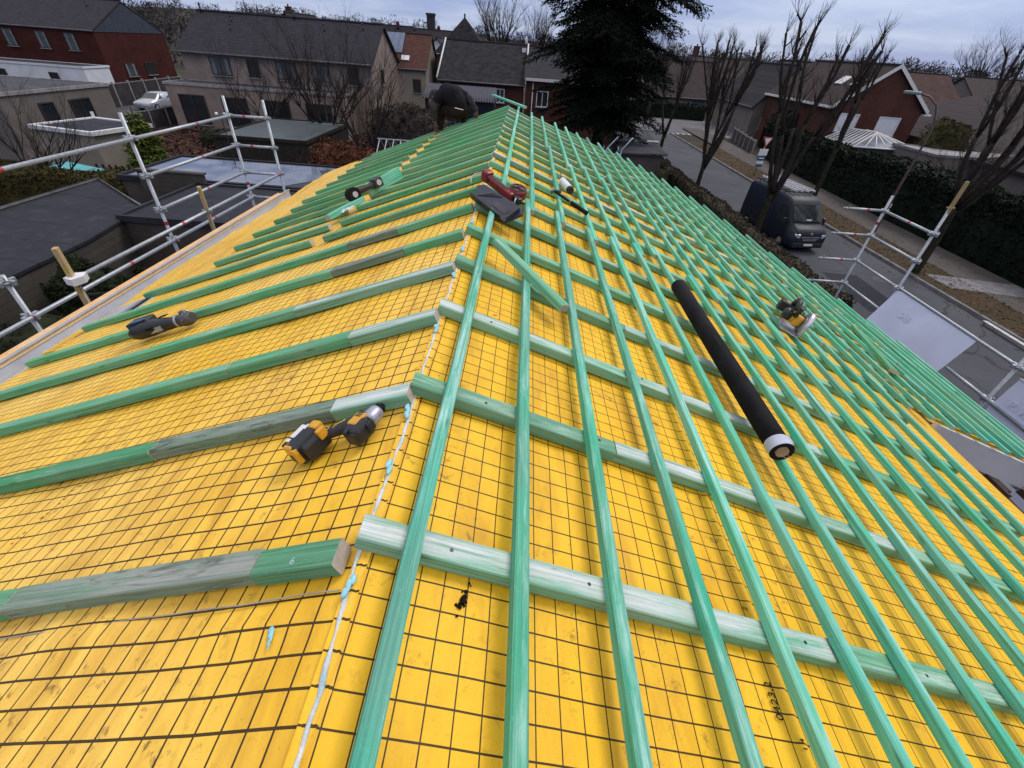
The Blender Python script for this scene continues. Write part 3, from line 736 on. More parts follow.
# --- long black roll
rl = loose('membrane_roll', 'long black roll of roofing membrane with white band lying along the battens', 'roll', 'R', 1.432, 1.235, .086, 90.6)
mb = MB(); mb.tube([(0, 0, 0), (.001, 0, 0), (.5, .003, 0), (1.0, .004, 0), (1.499, 0, 0), (1.5, 0, 0)], [.0455, .0465, .0475, .0468, .047, .045], 28, cap=False)
ro = []; ri = []
for k in range(28):
    a = 2*math.pi*k/28; ro.append((0, .0455*math.cos(a), .0455*math.sin(a))); ri.append((.002, .030*math.cos(a), .030*math.sin(a)))
mb.add(ro+ri, [(k, 28+k, 28+(k+1) % 28, (k+1) % 28) for k in range(28)], 0)
mb.tube([(1.499, 0, 0), (1.5, 0, 0)], [.045, .045], 28)
MROLL = plain('black_bitumen_membrane', (.009,.009,.011), .72, 0, .5, 9, .25)
mb.build('membrane', MROLL, rl)
mb = MB(); mb.tube([(.004, 0, 0), (.055, 0, 0)], [.0480, .0482], 28, cap=False); mb.build('paper_band', plain('pale_blue_paper', (.50,.53,.66), .6, 0, .1, 30), rl)
mb = MB(); mb.tube([(-.001, 0, 0), (-.001, 0, 0)], [.030, .026], 24, cap=False); mb.tube([(-.001, 0, 0), (.3, 0, 0)], [.026, .026], 24, cap=True)
mb.build('cardboard_core', plain('cardboard', (.34,.22,.14), .8), rl)
mb = MB(); mb.tube([(.7+i*.05, .03+.004*math.sin(i), .0385+.0006*math.sin(i*1.3)) for i in range(3)], .0015, 5)
mb.build('scuff', plain('grey_scuff', (.06,.06,.055), .8), rl)
# --- circular saw on the right
cs = loose('circular_saw', 'black and yellow cordless circular saw with silver guard standing on the right battens', 'circular saw', 'R', 2.60, 3.12, .045, -118, tilt=Matrix.Scale(1.12, 4))
mb = MB(); mb.box((.03, .01, .008), (.26, .13, .008)); mb.build('base_plate', SILV, cs)
mb = MB(); mb.tube([(.06, .055, .08), (.06, .063, .08), (.06, .085, .08), (.06, .09, .08)], [.088, .096, .096, .088], 24); mb.build('blade_guard', SILV, cs)
mb = MB(); mb.tube([(.07, .05, .055), (.07, .054, .055)], [.082, .082], 24); mb.build('blade', GALV_D, cs)
mb = MB(); mb.box((.05, .015, .085), (.11, .06, .085), 0, None, .018); mb.tube([(.06, -.01, .09), (.06, -.035, .09)], [.040, .038], 14); mb.build('motor_housing', TOOLY, cs)
mb = MB(); mb.tube([(.06, -.035, .09), (.06, -.075, .09), (.06, -.090, .09)], [.041, .040, .030], 14)
for k in range(6): mb.box((.06+.043*math.cos(k*.5+.4), -.055, .09+.043*math.sin(k*.5+.4)), (.006, .022, .006))
mb.box((.05, .02, .130), (.07, .035, .006)); mb.tube([(.115, .03, .06), (.15, .05, .03)], .007, 6); mb.tube([(-.03, .045, .05), (-.06, .045, .12), (-.05, .045, .13)], .006, 6)
mb.build('motor_cap', BLACK, cs)
mb = MB(); mb.tube([(.03, -.02, .125), (-.02, -.03, .175), (-.09, -.03, .180), (-.14, -.03, .14), (-.15, -.03, .09)], [.022, .019, .018, .022, .024], 10); mb.tube([(.10, -.02, .11), (.15, -.03, .16), (.17, -.03, .19)], [.016, .016, .02], 10)
mb.build('handle', BLACK, cs)
mb = MB(); mb.box((-.15, -.055, .085), (.085, .12, .075), 0, None, .012); mb.build('battery', BLACK, cs)
mb = MB(); mb.box((-.155, -.055, .1235), (.05, .05, .002)); mb.build('battery_label', plain('tan_label', (.5,.26,.13), .5), cs)
# black bitumen splat
mb = MB()
for k in range(34):
    a = R.gauss(0, 1); mb.ball((.232+R.gauss(0, .006)+.004*a, .433+.013*a, HM+.004+R.uniform(0, .006)), R.uniform(.002, .0055), n=6, m=4, sc=(1, 1, .6), jit=.3)
o = mb.build('dirt_clump', plain('black_dirt', (.012,.010,.008), .95), None, MR); tag(o, 'small black clump of dirt on the yellow underlay under the nearest counter batten', 'dirt clump')

# ------------------------------------------------------------------ scaffolds
def scaffold_tube(root, name, p, q, r=.0242, mat=GALV, marks=()):
    rl_ = inv(root); p = rl_ @ Vector(p); q = rl_ @ Vector(q)
    mb = MB(); mb.tube([p, q], r, 12); ob = mb.build(name, mat, root)
    for t_ in marks:
        a = p.lerp(q, t_); d = (q-p).normalized()*.026
        mb = MB(); mb.tube([a-d, a+d], r+.0015, 12, cap=False); mb.build('red_mark', REDTAPE, ob)
    return ob
def coupler(root, c, s=1.0):
    c = inv(root) @ Vector(c); mb = MB()
    mb.tube([c+Vector((0,0,-.012)), c+Vector((0,0,.0)), c+Vector((0,0,.012))], [.052*s, .062*s, .052*s], 10)
    for dx, dy in ((.06, 0), (-.06, 0), (0, .06), (0, -.06)):
        mb.box((c.x+dx*s, c.y+dy*s, c.z), (.036*s+abs(dx)*.5, .036*s+abs(dy)*.5, .055*s), 0, None, .006)
    mb.box((c.x+.03, c.y-.03, c.z+.03), (.012, .012, .07))
    mb.build('coupler', GALV_D, root)
sl = thing('scaffold', 'galvanised tube scaffold with guard rails along the left eave', 'scaffold', (-5.1, 6.5, 0))
XO, XI = -5.40, -4.70
for y, zt in ((4.15, 4.45), (6.62, 5.66), (9.07, 5.66)): scaffold_tube(sl, 'post', (XO, y, 0), (XO, y, zt), .0245, GALV, (.5,) if False else ((zt-1.45)/zt,))
scaffold_tube(sl, 'post', (XI, 9.07, 0), (XI, 9.07, 5.64))
scaffold_tube(sl, 'post', (XI, 6.64, 0), (XI, 6.64, 4.45)); scaffold_tube(sl, 'post', (XI, 4.2, 0), (XI, 4.2, 4.5))
scaffold_tube(sl, 'guard_rail', (XO+.045, 1.6, 5.36), (XO+.045, 6.6, 5.36), .0242, GALV, (.62,)); scaffold_tube(sl, 'guard_rail', (XO+.045, 6.62, 5.36), (XO+.045, 9.07, 5.36), .0242, GALV, (.58,))
scaffold_tube(sl, 'guard_rail', (XO, 6.62, 4.88), (XO, 9.07, 4.88), .0242, GALV, (.55,))
scaffold_tube(sl, 'guard_rail', (XO, 6.62, 4.41), (XO, 9.07, 4.41), .0242, GALV, (.5,))
scaffold_tube(sl, 'guard_rail', (XO+.04, 1.5, 3.96), (XO+.04, 9.07, 3.96), .0242, GALV, (.35, .55, .82))
scaffold_tube(sl, 'guard_rail', (XI, 4.2, 4.43), (XI, 9.07, 4.43), .0242, GALV, (.38, .98))
for z in (5.36, 4.88, 4.41, 3.96): scaffold_tube(sl, 'end_rail', (XO, 9.07, z), (XI, 9.07, z), .0242, GALV, (.42,) if z > 4.8 else ())
for y, zs in ((6.62, (5.36, 4.88, 4.41, 3.96)), (9.07, (5.36, 4.88, 4.41, 3.96)), (4.15, (4.37, 3.96))):
    for z in zs: coupler(sl, (XO, y, z))
for y, z in ((9.07, 5.36), (9.07, 4.88), (9.07, 4.43), (6.64, 4.43)): coupler(sl, (XI, y, z), .8)
ofs = inv(sl)
for y, zt in ((4.2, 4.78), (6.64, 4.78)):
    mb = MB(); c = ofs @ Vector((XI, y, 0)); mb.box((c.x, c.y, (zt+3.7)/2), (.045, .07, zt-3.7), 0, None, .004, rz=.4); mb.build('timber_upright', W_POST, sl)
mb = MB(); c = ofs @ Vector((XI+.01, 4.2, 4.43)); mb.prism([(-.05, -.06), (.06, -.09), (.10, .02), (.05, .12), (-.06, .07)], -.03, .045, 0, T(c)); mb.build('white_cap', WHITEP, sl)
mb = MB(); c = ofs @ Vector((-5.0, 5.9, 3.45)); mb.box(c, (.62, 6.2, .05)); mb.build('deck', GALV_D, sl)
o = MB(); o.box((0, 0, 0), (.22, .14, .12), 0, None, .02); o.tube([(-.1, 0, .06), (0, 0, .14), (.1, 0, .06)], .006, 6)
bk = o.build('green_bucket', plain('dark_green_plastic', (.02,.13,.06), .5), None, T((-5.05, 6.55, 3.54))); tag(bk, 'small dark green tub on the left scaffold deck beside a post', 'tub')

sr = thing('scaffold', 'galvanised tube scaffold with open guard rails along the right eave by the road', 'scaffold', (7.0, 7.0, 0))
for y, zt in ((7.83, 5.0), (9.17, 4.82), (5.28, 3.75)): scaffold_tube(sr, 'post', (7.2, y, 0), (7.2, y, zt), .0245, GALV, ((4.3/zt),) if y > 9 else ())
for z in (4.54, 4.05, 3.52, 3.02):
    scaffold_tube(sr, 'guard_rail', (7.2, 7.83, z), (7.2, 9.17, z), .0242, GALV, (.45,) if z in (4.54,) else ())
    scaffold_tube(sr, 'end_rail', (7.2, 9.17, z), (6.42, 9.17, z), .0242, GALV, (.42,) if z > 3.4 else ())
    if z > 3.4: coupler(sr, (7.2, 7.83, z))
    coupler(sr, (7.2, 9.17, z), .9); coupler(sr, (6.44, 9.17, z), .5)
scaffold_tube(sr, 'guard_rail', (7.2, 2.9, 3.53), (7.2, 7.83, 3.53), .0242, GALV)
scaffold_tube(sr, 'guard_rail', (7.2, 2.9, 2.93), (7.2, 5.28, 2.93), .0242, GALV); scaffold_tube(sr, 'guard_rail', (7.2, 5.28, 2.93), (7.2, 6.1, 2.93), .0242, GALV)
scaffold_tube(sr, 'guard_rail', (7.08, 2.9, 2.98), (7.08, 5.3, 2.98), .0242, GALV_D)
coupler(sr, (7.2, 5.28, 3.53)); coupler(sr, (7.2, 5.28, 2.93))
ofs = inv(sr); mb = MB(); c = ofs @ Vector((7.2, 7.83, 5.14)); mb.box(c, (.04, .05, .5), 0, None, .003); mb.build('timber_upright', W_POST, sr)
mb = MB(); c = ofs @ Vector((7.2, 7.83, 4.98)); mb.box(c, (.13, .02, .02)); mb.build('pin', W_POST, sr)

def banner(label, y0, y1, ztop, xt, xb, zb, logo, lx, ly):
    b = thing('banner', label, 'banner', (xt, (y0+y1)/2, ztop))
    nx, nz = 28, 14; L = y1-y0; mb = MB(); vs = []
    for j in range(nz+1):
        for i in range(nx+1):
            s_, t_ = i/nx, j/nz
            sag = math.sin(s_*math.pi)*.02*t_; w = noise.noise(Vector((s_*4, t_*3, lx)))*.018+noise.noise(Vector((s_*11, t_*7, lx)))*.006
            vs.append(((xb-xt)*t_+w, -L/2+L*s_, (zb-ztop)*t_-sag))
    n = len(vs); off = .002
    fs = [(j*(nx+1)+i, j*(nx+1)+i+1, (j+1)*(nx+1)+i+1, (j+1)*(nx+1)+i) for j in range(nz) for i in range(nx)]
    mb.add(vs, fs, 0, None, True)
    mb.build('sheet', plain('white_pvc_sheet', (.68,.73,.92), .5, 0, .06, 2, .15), b)
    mb = MB(); mb.tube([(0, -L/2+L*i/12, .012) for i in range(13)], .014, 8); mb.build('hem', WHITEP, b)
    LG = plain('pale_blue_print', (.70,.76,.94), .5, 0, .03, 6)
    d = Vector((xb-xt, 0, zb-ztop)).normalized(); yv = Vector((0, -1, 0)); nrm = yv.cross(-d).normalized()
    M = Matrix((( yv.x, -d.x, nrm.x, 0), (yv.y, -d.y, nrm.y, 0), (yv.z, -d.z, nrm.z, 0), (0, 0, 0, 1)))
    p = Vector((0, ly, 0))+d*(.36)-nrm*.0
    M.translation = p+nrm*.022
    text_mesh(logo, .15, 'print', LG, b, M, .0006, .004)
    return b
banner('white sheet with faint pale print hung on the right scaffold between two posts', 5.98, 7.80, 3.53, 7.2, 6.72, 2.2, 'SAB', 1.0, .45)
banner('dimmer white sheet with faint lettering at the right edge of the photo on the scaffold', 3.0, 5.12, 3.42, 7.17, 7.02, 2.2, 'P. W.', 5.0, .9)

# ------------------------------------------------------------------ ground and street
mb = MB(); vs = []; fs = []
def ring(y0, y1, x0, x1, nx, ny, zf):
    b = len(mb.v); v = [(x0+(x1-x0)*i/nx, y0+(y1-y0)*j/ny, 0) for j in range(ny+1) for i in range(nx+1)]
    v = [(x, y, zf(x, y)) for x, y, _ in v]
    mb.add(v, [(j*(nx+1)+i, j*(nx+1)+i+1, (j+1)*(nx+1)+i+1, (j+1)*(nx+1)+i) for j in range(ny) for i in range(nx)], 0, None, True)
def zf(x, y):
    d = math.hypot(x, y)
    return -.012 if d < 95 else -.012+min(1, (d-95)/260)**1.3*(10.5 if x < -20 else 8.5 if x < 60 else 6.5)+noise.noise(Vector((x*.01, y*.01, 0)))*min(2.5, (d-95)*.02)
ring(-60, 900, -800, 800, 80, 60, zf)
struct('ground', mb, GROUND)
def kx(y): return 10.35+(.9 if y < 20 else .9*(40-y)/20 if y < 40 else 0)*0+ (39-y)*.032     # near kerb
def fx(y): return 16.25+(30-y)*.02
def strip(name, f0, f1, y0, y1, z, mat, n=24, z0=None):
    mb = MB(); vs = []
    for i in range(n+1):
        y = y0+(y1-y0)*i/n; vs += [(f0(y), y, z), (f1(y), y, z)]
    fs = [(2*i, 2*i+1, 2*i+3, 2*i+2) for i in range(n)]
    if z0 is not None:
        k = len(vs); vs += [(v[0], v[1], z0) for v in vs]
        for i in range(n):
            fs += [(2*i, 2*i+2, k+2*i+2, k+2*i), (2*i+1, k+2*i+1, k+2*i+3, 2*i+3)]
        fs += [(0, k, k+1, 1), (2*n, 2*n+1, k+2*n+1, k+2*n)]
    mb.add(vs, fs, 0); return struct(name, mb, mat)
strip('road', kx, fx, -5, 56, .004, ASPH)
mb = MB(); mb.prism([(4, 56), (46, 54), (52, 66), (60, 90), (44, 92), (30, 70), (4, 68)], -.05, .004); struct('junction_road', mb, plain('pale_worn_asphalt', (.13,.13,.145), .8, 0, .2, .5, .2))
strip('kerb', lambda y: fx(y), lambda y: fx(y)+.14, -5, 55, .12, CONC, 24, -.02)
strip('kerb', lambda y: kx(y)-.14, lambda y: kx(y), -5, 55, .12, CONC, 24, -.02)
strip('verge', lambda y: fx(y)+.14, lambda y: 18.4, -5, 47, .10, VERGE)
strip('pavement', lambda y: 18.4, lambda y: 20.7, -5, 60, .112, PAVE)
strip('garden_edge', lambda y: 9.1, lambda y: kx(y)-.14, -5, 54, .09, VERGE)
mb = MB(); mb.prism([(17.3, 16.6), (20.6, 16.0), (20.6, 17.4), (17.2, 18.0)], .10, .122); struct('driveway_crossing', mb, CONC)
mb = MB()
for k in range(13): mb.box((15.5+k*.62, 55.2+.1*k*.3, .008), (.34, .42, .004), rz=.3)
struct('road_marking', mb, plain('white_road_paint', (.55,.53,.52), .7, 0, .2, 3))
mb = MB(); mb.box((16.35, 12.9, .128), (.15, 1.9, .012)); struct('painted_kerb_stone', mb, plain('pale_kerb_paint', (.50,.50,.50), .7))
mb = MB(); mb.tube([(0,0,0), (0,0,.006)], .33, 24)
for k in range(5): mb.box((0, -.2+.1*k, .008), (.4, .03, .004))
o = mb.build('manhole_cover', plain('iron_cover', (.04,.04,.042), .6, .4), None, T((14.9, 17.2, .005))); tag(o, 'round iron manhole cover in the road in front of the van', 'manhole cover')
mb = MB(); mb.prism([(12.6, 14.2), (14.0, 14.0), (14.1, 17.5), (12.7, 17.6)], .005, .010); struct('road_patch', mb, plain('fresh_asphalt_patch', (.032,.034,.042), .85, 0, .25, 8))
# fallen leaves on the verge and brown leaf litter in the back garden
mb = MB()
for k in range(5200):
    y = R.uniform(8, 47); x = R.uniform(fx(y)+.1, 18.5) if R.random() < .8 else R.uniform(fx(y)-.6, 20.5)
    mb.leaf((x, y, .125 if x > fx(y)+.1 else .02), R.uniform(.03, .06), 0, 3)
stuff('fallen_leaves', mb, plain('rusty_fallen_leaf', (.10,.05,.026), .9, 0, .5, 2))
mb = MB(); mb.prism([(-26, 24), (-9, 24), (-6, 36), (-20, 47), (-28, 40)], -.05, .03); struct('leaf_covered_bed', mb, plain('brown_leaf_litter', (.045,.024,.018), .95, 0, .6, 1.2, 1.0))
mb = MB()
for k in range(9000):
    x = R.uniform(-27, -7); y = R.uniform(24, 44); mb.leaf((x, y, R.uniform(.04, .28)), R.uniform(.07, .16), 0, 1)
stuff('leaf_litter', mb, plain('red_brown_leaf', (.070,.036,.029), .9, 0, .6, 1.5))
mb = MB(); mb.prism([(-43.5, 30), (-27.5, 34), (-26.8, 56), (-43.5, 60)], -.05, .02); struct('car_park', mb, ASPH)

# ------------------------------------------------------------------ vegetation
def rnd(a, b): return R.uniform(a, b)
def bare_tree(name, label, loc, H, spread, nl, seed, mat=TWIG, trunk_h=.3, group=None, cat='tree', r0=None, twigs=14, up=.8):
    global R
    Rs = R; R = random.Random(seed)
    root = thing(name, label, cat, loc, 0, group)
    tb = MB(); cr = MB(); th = H*trunk_h; r0 = r0 or H*.020
    tb.tube([(0,0,-.1), (rnd(-.05,.05)*H*.1, rnd(-.05,.05)*H*.1, th*.5), (rnd(-.1,.1)*H*.1, 0, th)], [r0*1.25, r0, r0*.85], 8)
    tb.build('trunk', mat, root)
    def grow(p, d, L, r, lev):
        n = 4; pts = [p]; rr = [r]
        for i in range(n):
            d = (d+Vector((rnd(-.16,.16), rnd(-.16,.16), rnd(-.05,.14)*up))).normalized()
            p = p+d*L/n; pts.append(p); rr.append(r*(1-.6*(i+1)/n))
        cr.tube(pts, rr, 5 if lev < 2 else 3, cap=False)
        if lev < 3:
            for k in range([4, 6, 5][lev]):
                i = R.choice((2, 3, 4)); q = pts[i]
                dd = (d+Vector((rnd(-1,1), rnd(-1,1), rnd(-.1,.7)))*.75).normalized()
                grow(q, dd, L*rnd(.45,.7), rr[i]*.7, lev+1)
    for k in range(nl):
        a = 6.283*k/nl+rnd(-.4,.4)
        d = Vector((math.cos(a)*spread, math.sin(a)*spread, 1)).normalized()
        grow(Vector((0, 0, th*rnd(.75, 1))), d, (H-th)*rnd(.5,.68), r0*.55, 0)
    cr.build('crown', mat, root); R = Rs
    return root
def pollard(label, loc, H, seed, n=5, lean=0, fork=1.7, spread=.26):
    """street tree cut back to knuckles: a few forking limbs, each bearing fine curved shoots"""
    global R
    Rs = R; R = random.Random(seed)
    root = thing('pollarded_tree', label, 'tree', loc, R.uniform(0, 6), 'pollarded street trees')
    tb = MB(); cr = MB()
    tb.tube([(0,0,-.1), (.01, .02, .25), (.03, .04, fork*.5), (rnd(-.06,.06), rnd(-.06,.06), fork*.85), (0, 0, fork)], [.20, .145, .125, .12, .125], 10)
    tb.build('trunk', BARK, root)
    def shoot(b, d, L, r_):
        d = d.normalized(); p = b; pts = [p]
        for i in range(3):
            d = (d+Vector((rnd(-.25,.25), rnd(-.25,.25), rnd(.0,.35)))).normalized(); p = p+d*L/3; pts.append(p)
        cr.tube(pts, [r_, r_*.75, r_*.5, r_*.25], 3, cap=False)
        if L > .5:
            for q in range(2):
                c = pts[1].lerp(pts[2], R.random()); dd = (d+Vector((rnd(-.9,.9), rnd(-.9,.9), rnd(-.1,.6)))).normalized(); cr.tube([c, c+dd*L*.2, c+dd*L*.35+Vector((0,0,L*.08))], [r_*.5, r_*.35, r_*.2], 3, cap=False)
    def limb(p, d, top, r_, lev, out):
        m_ = 6; pts = [p]; rr = [r_]; L = (top-p.z)
        if lev == 0: L *= rnd(.42, .6)
        for i in range(m_):
            d = (d+Vector((rnd(-.13,.13), rnd(-.13,.13), .17))).normalized()
            p = p+d*(L/m_)/max(.55, d.z); pts.append(p); rr.append(r_*(1-.38*(i+1)/m_)*(1+.16*R.random()))
        if lev: rr[-1] *= 1.35; rr[-2] *= 1.1
        cr.tube(pts, rr, 7)
        for i in range(1, m_+1):
            k_ = (2 if lev == 0 else 5) if i < m_ else (2 if lev == 0 else 12)
            for q in range(k_):
                b = pts[i].lerp(pts[i-1], R.random()) if i < m_ else pts[i]
                shoot(b, Vector((rnd(-1,1), rnd(-1,1), rnd(.3,1.8) if i < m_ else rnd(.8,2.6))), rnd(.22,.72), rnd(.007,.012))
            if lev and R.random() < .35:
                dd = Vector((rnd(-1,1), rnd(-1,1), .9)).normalized(); b = pts[i]; e_ = b+dd*rnd(.15,.35)
                cr.tube([b, e_], [rr[i]*.6, rr[i]*.55], 5); cr.ball(e_, rr[i]*.75, n=6, m=4, jit=.2)
                for q in range(6): shoot(e_, dd+Vector((rnd(-.8,.8), rnd(-.8,.8), rnd(.3,1.2))), rnd(.35,.9), .008)
        if lev == 0:
            for q in range(R.choice((2, 2, 3))):
                a = R.uniform(0, 6.28); dd = (d+Vector((math.cos(a)*.32+out.x*.12, math.sin(a)*.32+out.y*.12, .1))).normalized()
                limb(pts[-1] if q < 2 else pts[-2], dd, H*rnd(.86,1.0), r_*.60, 1, out)
    for k in range(n):
        a = 6.283*k/n+rnd(-.4,.4); o_ = Vector((math.cos(a), math.sin(a), 0))
        limb(Vector((o_.x*.04, o_.y*.04, fork-rnd(0,.35))), (o_*spread*rnd(.6,1.4)*1.6+Vector((0,0,1))).normalized(), H*.95, rnd(.080,.108), 0, o_)
    cr.build('crown', plain('grey_brown_branch', (.034,.028,.024), .9, 0, .4, 6, .5), root); R = Rs
    return root
pollard('far slim pollarded tree by the near kerb, closest to the big spruce', (10.3, 37.2, 0), 6.6, 11, 3, fork=2.2)
pollard('tall dense pollarded tree between the spruce and the parked van', (10.55, 28.3, 0), 7.5, 12, 7, fork=1.9, spread=.19)
pollard('pollarded tree standing right in front of the dark van', (10.9, 20.4, 0), 7.9, 13, 5, fork=2.3, spread=.25)
pollard('pollarded tree on the verge behind the van, in front of the brick house gable', (17.4, 27.9, 0), 7.5, 14, 3, fork=3.6, spread=.14)
pollard('nearest thick pollarded tree on the verge at the right edge beside the scaffold', (16.9, 18.1, 0), 8.0, 15, 8, fork=2.9, spread=.50)

def conifer(name, label, loc, H, Rmax, seed, mat, nwh=46, base=.8, per=9, dens=1.0, droop=.25, cat='tree', group=None):
    global R
    Rs = R; R = random.Random(seed)
    root = thing(name, label, cat, loc, 0, group)
    tb = MB(); tb.tube([(0,0,-.1), (0,0,H*.5), (0,0,H)], [H*.024, H*.014, .02], 9); tb.build('trunk', BARKD, root)
    cr = MB()
    for w in range(nwh):
        z = base+(H-base)*w/nwh; t_ = (z-base)/(H-base)
        L0 = Rmax*(1-t_)**.62*(.7+.5*noise.noise(Vector((w*.37, seed, 0)))+.15)
        if t_ < .34: L0 *= .50+t_*1.47
        for k in range(per):
            a = rnd(0, 6.283); L = L0*rnd(.45, 1.12)*(.72+.5*abs(math.sin(a*1.5+w*.9)))
            if L < .25: continue
            up = .25*rnd(.2, 1.2); pts = []; m_ = 6
            for i in range(m_+1):
                s_ = i/m_
                pts.append(Vector((math.cos(a)*L*s_, math.sin(a)*L*s_, z+L*(up*s_-(droop+up)*s_*s_*.9)+.12*L*max(0, s_-.8))))
            cr.tube(pts, [.035*(1-.85*i/m_) for i in range(m_+1)], 4, cap=False)
            side = Vector((-math.sin(a), math.cos(a), 0)); out = Vector((math.cos(a), math.sin(a), 0))
            ns = max(4, int(L*5.5*dens))
            for i in range(ns):
                s_ = .18+.82*(i+rnd(0,1))/ns; j = min(m_-1, int(s_*m_)); p = pts[j].lerp(pts[j+1], s_*m_-j)
                for sg in (-1, 1):
                    l2 = L*.34*(1.15-s_*.75)*rnd(.6, 1.2)
                    d2 = (side*sg*rnd(.6,1)+out*rnd(.4,.9)+Vector((0,0,rnd(-.45,.05)))).normalized()
                    q = p
                    nb = max(3, int(l2*11*dens))
                    for b in range(nb):
                        c = p+d2*l2*(b+rnd(0,1))/nb+Vector((0,0,-.10*l2*(b/nb)**2))
                        dd = (d2+Vector((rnd(-.7,.7), rnd(-.7,.7), rnd(-.8,.25)))).normalized()
                        wv = dd.cross(Vector((rnd(-1,1), rnd(-1,1), 1))).normalized()
                        ln = rnd(.10,.24); wd = rnd(.020,.042)
                        cr.add([c, c+dd*ln*.5+wv*wd, c+dd*ln, c+dd*ln*.5-wv*wd], [(0,1,2,3)], 0)
    cr.build('crown', mat, root); R = Rs
    return root
conifer('spruce_tree', 'huge black-green spruce with hanging boughs rising past the top of the photo', (4.55, 31.0, 0), 17.0, 5.9, 21, LEAFK, 50, 3.2, 12, 1.45)
conifer('thuja_shrub', 'bright yellow-green conical shrub behind the left scaffold', (-17.3, 21.9, 0), 3.5, 1.0, 22, LEAFT, 60, .1, 18, 2.6, .0, 'shrub')

def hedge(name, label, x0, y0, x1, y1, w, h, mat, n, size=.05, seed=0, z0=0, rough=.12, cat='hedge', group=None, round_=0):
    """long clipped body from (x0,y0) to (x1,y1), covered with leaves"""
    L = math.hypot(x1-x0, y1-y0); rz = math.atan2(y1-y0, x1-x0)
    o_ = MB(); nx = max(4, int(L/.4)); vs = []; prof = []
    ny = 10
    for k in range(ny+1):
        a = math.pi*k/ny
        sx = math.copysign(abs(math.cos(a))**(.35+round_), math.cos(a)); sz = abs(math.sin(a))**(.35+round_)
        prof.append((sx*w/2, sz))
    for i in range(nx+1):
        x = L*i/nx
        for (a, b) in prof:
            d = 1+rough*noise.noise(Vector((x*.9+seed, a*1.5, b*h*1.3)))*1.4
            e = min(1, .55+4*min(i, nx-i)/nx) if round_ else 1
            vs.append((x, a*d*e, b*h*d*e))
    m_ = ny+1
    o_.add(vs, [(i*m_+k, i*m_+k+1, (i+1)*m_+k+1, (i+1)*m_+k) for i in range(nx) for k in range(ny)]+[tuple(range(m_))]+[tuple(nx*m_+k for k in reversed(range(m_)))], 0, None, True)
    for q in range(n):
        i = R.randrange(nx); k = R.randrange(ny); a = Vector(vs[i*m_+k]); b = Vector(vs[(i+1)*m_+k+1])
        c = Vector((a.x+(b.x-a.x)*R.random(), a.y+(b.y-a.y)*R.random(), a.z+(b.z-a.z)*R.random()))
        nrm = Vector((0, c.y, c.z-h*.4)).normalized()
        o_.leaf(c+nrm*R.uniform(-.02, size*1.6), size*R.uniform(.6, 1.4), 0)
    for q in range(int(n*.04)):       # ends
        e = R.choice((0, 1)); o_.leaf((L*e+(.03 if e else -.03), R.uniform(-w/2, w/2), R.uniform(0, h)), size, 0)
    ob = o_.build(name, mat, None, T((x0, y0, z0)) @ RZ(rz, 4, 'Z')); tag(ob, label, cat, group); return ob
hedge('hedge', 'tall black-green clipped hedge along the pavement on the right', 22.0, 8, 22.0, 31.0, 2.2, 2.6, LEAFD, 30000, .075, 1)
hedge('hedge', 'dark clipped hedge behind the road sign, left end of the roadside hedge', 22.2, 31.3, 22.6, 44.5, 2.2, 2.35, LEAFD, 12000, .08, 2)
hedge('hedge', 'low mossy brown hedge between the neighbour garden and the near kerb', 9.6, 12, 8.7, 37.0, .95, 1.35, plain('mossy_brown_leaf', (.040,.034,.023), .9, 0, .5, 3), 16000, .05, 3)
hedge('hedge', 'short boxy hedge with flat mossy top beside the glass cover of the neighbour garden', 5.9, 27.9, 8.3, 27.2, .8, 1.5, LEAFM, 2500, .04, 4)
hedge('hedge', 'flat-topped olive hedge behind the dark shed on the left', -25.0, 15.8, -13.9, 17.3, 1.7, 2.0, plain('olive_hedge_leaf', (.045,.038,.014), .9, 0, .45, 2), 13000, .05, 5)
hedge('hedge', 'low wide dark green bed behind the leaf-covered garden', -21.5, 33.0, -14.5, 31.2, 2.0, .9, plain('deep_green_leaf', (.025,.034,.018), .9, 0, .5, 3), 4000, .06, 6, round_=.2)
hedge('shrub', 'rusty brown beech shrub beside the far left end of the roof', -9.6, 22.0, -6.6, 21.6, 2.6, 2.5, LEAFO, 5200, .065, 7, round_=.45, cat='shrub', rough=.3)
hedge('shrub', 'domed grey-brown shrub left of the crouching worker', -9.3, 30.5, -4.6, 30.0, 4.0, 3.1, plain('grey_brown_twiggy', (.062,.052,.046), .9, 0, .5, 2), 12000, .07, 8, round_=.45, cat='shrub', rough=.25)
hedge('conifer_shrub', 'dark flat-topped conifer shrub in front of the dark shed roof', -9.6, 8.3, -7.9, 8.5, .9, 2.25, plain('dark_conifer_leaf', (.018,.025,.010), .85, 0, .6, 3), 15000, .028, 9, cat='shrub', rough=.35)  # one dark mottled green for all leaves
hedge('ivy_shrub', 'tangled dark shrub below the left scaffold post', -8.6, 5.2, -7.2, 7.6, 1.5, 2.0, plain('dark_shrub_leaf', (.018,.022,.011), .9, 0, .6, 3), 9000, .03, 10, cat='shrub', rough=.4)  # dark green leaf colour over the whole shrub
hedge('shrub', 'small lighter green shrub growing above the black roadside hedge near the thick tree', 21.5, 20.9, 22.6, 20.2, 1.2, 2.8, plain('yellowish_leaf', (.04,.055,.018), .85, 0, .5, 3), 1800, .06, 11, cat='shrub', round_=.3)
hedge('shrub', 'dark evergreen shrub behind the cross street fence', 23.5, 50, 30, 48.5, 2.6, 3.2, LEAFD, 5000, .09, 12, cat='shrub', round_=.3)
